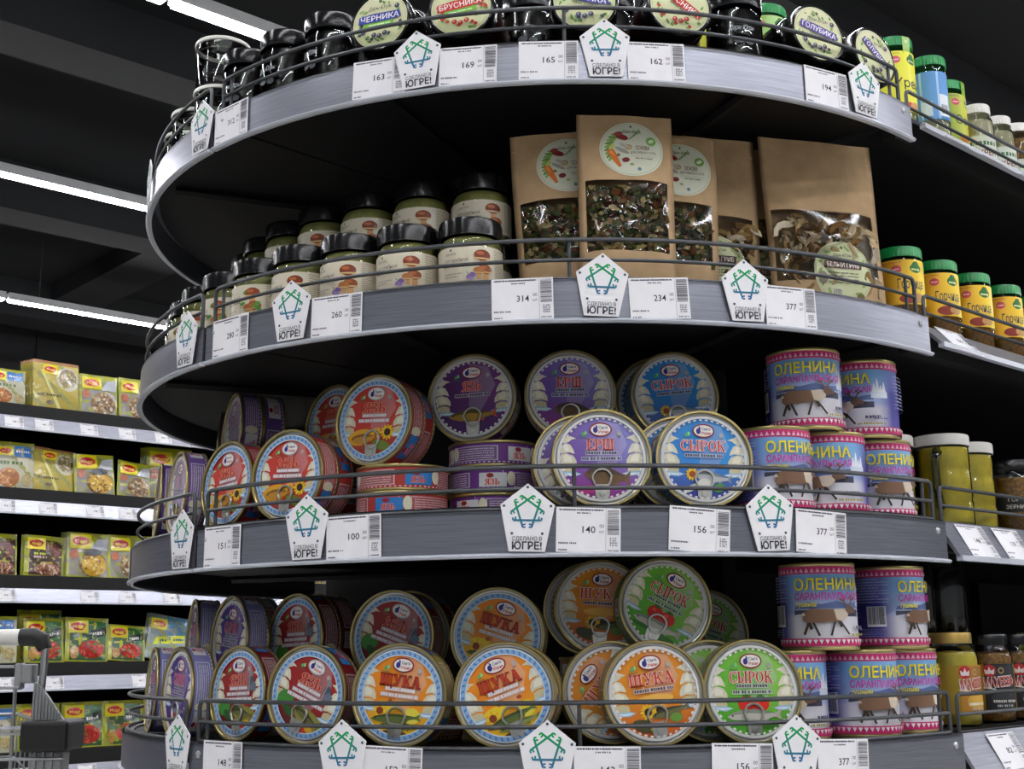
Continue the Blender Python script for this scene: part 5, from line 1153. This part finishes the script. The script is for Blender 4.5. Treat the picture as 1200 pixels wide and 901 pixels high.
sachet(2, .538, .145, .155, art_pasta, 'pasta sachet between brown and yellow ones, third shelf', -3, 8, 0, 3, 2)
sachet(2, .685, .145, .154, art_yellow, 'yellow-green sachet on the third shelf beside the pasta sachet', 2, 8, 0, 2)
sachet(2, .83, .145, .154, art_yellow, 'yellow-green sachet on the third shelf, last before the can shelf', 2, 8)
sachet(3, .255, .13, .15, art_blue, 'pale sachet seen behind the cart handle, fourth shelf', 2, 8)
sachet(3, .410, .135, .145, art_green, 'green tomato sachet on the fourth shelf, next to the cart handle', 2, 10)
sachet(3, .41, .15, .172, art_green, 'tall green sachet behind the one next to the cart handle', 0, 5, .05)
sachet(3, .553, .150, .148, art_green, 'green tomato sachet, middle one on the fourth shelf', 0, 9, 0, 2, 2)
sachet(3, .695, .138, .124, art_green, 'low green tomato sachet on the fourth shelf beside the teal one', 3, 12, 0, 2, 4)
sachet(3, .835, .145, .160, art_teal, 'teal sachet leaning over on the fourth shelf', -4, 12, 0, 2, 10)
for i, (s_, a_, w_) in enumerate(((.262, art_blue, 'pale sachet behind the cart wires, fifth shelf'), (.405, art_green, 'green sachet behind the cart corner, fifth shelf'), (.56, art_green, 'green tomato sachet just past the cart corner, fifth shelf'), (.70, art_green, 'green tomato sachet on the fifth shelf nearest the can rail'), (.845, art_green, 'green tomato sachet on the fifth shelf hidden behind the can rail'))):
    sachet(4, s_, .145, .148, a_, w_, i-2, 9, 0, 2)
for lv, (L_, a_) in enumerate(((-.06, art_yellow), (.10, art_pasta), (.08, art_brown), (.10, art_green), (.11, art_green))):      # the rows go on along the aisle
    for i in range(6): sachet(lv, L_-.15*i, .135, .150, (a_, art_yellow, art_blue)[i % 3], 'sachet in the row that goes on before the others '+LV[lv], 0, 8)
    for i in range(5): sachet(lv, 1.0+.15*i, .135, .150, (art_yellow, a_, art_pasta)[i % 3], 'sachet in the row that goes on beyond the others '+LV[lv], 0, 8)
GT = [[.233, .332, .487, .625, .76, .9], [.1, .226, .365, .526, .642, .8], [.246, .523, .658, .822], [.266, .422, .72], [.3, .55]]
ON = ['first', 'second', 'third', 'fourth', 'fifth', 'sixth']
for k, L in enumerate(GT):
    for i, s_ in enumerate(L):
        ang = math.degrees(math.atan2(.018, .044)); place([('card', TAGB, []), ('tag_print', tag_print('%d' % (38+((k*7+i*11) % 50)), 300+k*10+i), [])], 'price_tag', 'small tag in the sachet rail, %s along %s' % (ON[i], GNAME[k]), 'price tag', sn(s_, GN+.0135, GRAIL[k]+.0215), GR, RX(-ang))

# ================================================================== shopping cart
CY = .537
def tb(name, P, r, m='cart_steel', n=10): return (name, MB().use(m).tube([Vector((p[0]-.45*max(0, p[1]-CY-.06), p[1], p[2]))-CO for p in P], r, n).mesh(name), [])
CO = Vector((-.95, CY, 0))
def bxp(name, x0, x1, y0, y1, z0, z1, m, bev=0):
    b = MB().use(m).box(x0-CO.x, x1-CO.x, y0-CO.y, y1-CO.y, z0, z1); me = b.mesh(name, smooth=False)
    if bev:
        bm = bmesh.new(); bm.from_mesh(me); bmesh.ops.bevel(bm, geom=bm.edges[:], offset=bev, segments=3, profile=.5, affect='EDGES'); bm.to_mesh(me); bm.free()
    return (name, me, [])
kit = [tb('handle', [(-1.5, CY, 1.128), (-.963, CY, 1.128)], .0145, 'lid_white', 16),
       tb('handle_end', [(-.964, CY, 1.128), (-.94, CY, 1.128), (-.926, CY, 1.122), (-.919, CY, 1.106)], [.0165, .0165, .0155, .0125], 'cart_black', 14),
       tb('handle_tube', [(-.919, CY, 1.108), (-.921, CY+.005, 1.075), (-.925, CY+.01, 1.03), (-.928, CY+.02, .97), (-.92, CY+.06, .60), (-.90, CY+.3, .30), (-.89, CY+.55, .20)], .0065),
       bxp('hinge_block', -.957, -.936, CY-.01, CY+.02, 1.046, 1.080, 'cart_grey', .003), bxp('hinge_plate', -.968, -.955, CY-.012, CY+.01, 1.036, 1.082, 'cart_grey', .003),
       bxp('corner_block', -.943, -.857, CY-.035, CY+.06, .928, .982, 'cart_black', .008)]
b = MB().use('cart_grey').prism([(x-CO.x, z) for x, z in ((-.934, 1.048), (-.926, 1.045), (-.905, 1.020), (-.884, .990), (-.876, .981), (-.935, .979))], -.004, .004)
kit.append(('seat_side', b.mesh('seat_side', smooth=False), []))
for i in range(9):
    x = -.931+.006*i; zt = 1.044-max(0, (x+.924))*1.25
    kit.append(('rib', MB().use('cart_grey').box(x-.0011-CO.x, x+.0011-CO.x, -.007, -.004, .981, zt).mesh('rib', smooth=False), []))
kit.append(bxp('post', -.932, -.872, CY-.012, CY+.03, .45, .928, 'cart_grey', .006))
for x in (-.92, -.905, -.89): kit.append(bxp('rib', x-.002, x+.002, CY-.016, CY-.011, .46, .928, 'cart_grey'))
for z, x1, r in ((1.076, -.966, .003), (1.0385, -.955, .003), (.968, -.943, .0045), (.959, -.943, .003), (.9155, -.868, .003), (.84, -.868, .003), (.76, -.868, .003), (.68, -.868, .003), (.60, -.868, .004)): kit.append(tb('wire', [(-1.5, CY-.015, z), (x1, CY-.015, z)], r))
for x in (-.964, -1.02, -1.08, -1.14, -1.2, -1.26, -1.32, -1.38, -1.44): kit.append(tb('wire', [(x, CY-.012, 1.042 if x > -.98 else .968), (x+.003, CY-.012, .60)], .0035 if x > -.98 else .002))
kit += [tb('basket_rim', [(-.9, CY, .966), (-.93, CY+.9, .95), (-1.45, CY+.9, .95), (-1.5, CY, .966)], .005), tb('base_frame', [(-.9, CY+.3, .2), (-.93, CY+.85, .2), (-1.45, CY+.85, .2), (-1.48, CY+.1, .2), (-.9, CY+.1, .2)], .009)]
for z in (.85, .75, .65): kit.append(tb('wire', [(-.89, CY, z), (-.94, CY+.88, z), (-1.44, CY+.88, z), (-1.5, CY, z)], .0025))
for i in range(10): kit.append(tb('wire', [(-.89-.005*i, CY+.09*i, .95), (-.91-.004*i, CY+.088*i, .60)], .002))
for i in range(8): kit.append(tb('wire', [(-.92-.07*i, CY, .60), (-.94-.07*i, CY+.86, .62)], .002))
for x, y in ((-.9, CY+.12), (-1.47, CY+.12), (-.94, CY+.8), (-1.44, CY+.8)):
    M = T(x-CO.x-.45*max(0, y-CY-.06), y-CO.y, .06) @ RY(90); kit.append(('wheel', MB().use('cart_black').lathe([(0, -.012), (.05, -.012), (.06, -.008), (.06, .008), (.05, .012), (0, .012)], 28, M).mesh('wheel'), [])); kit.append(tb('wheel_fork', [(x, y, .06), (x, y, .2)], .008))
place(kit, 'shopping_cart', 'shopping cart with grey grip, black corner and steel wires before the sachets', 'cart', tuple(CO))
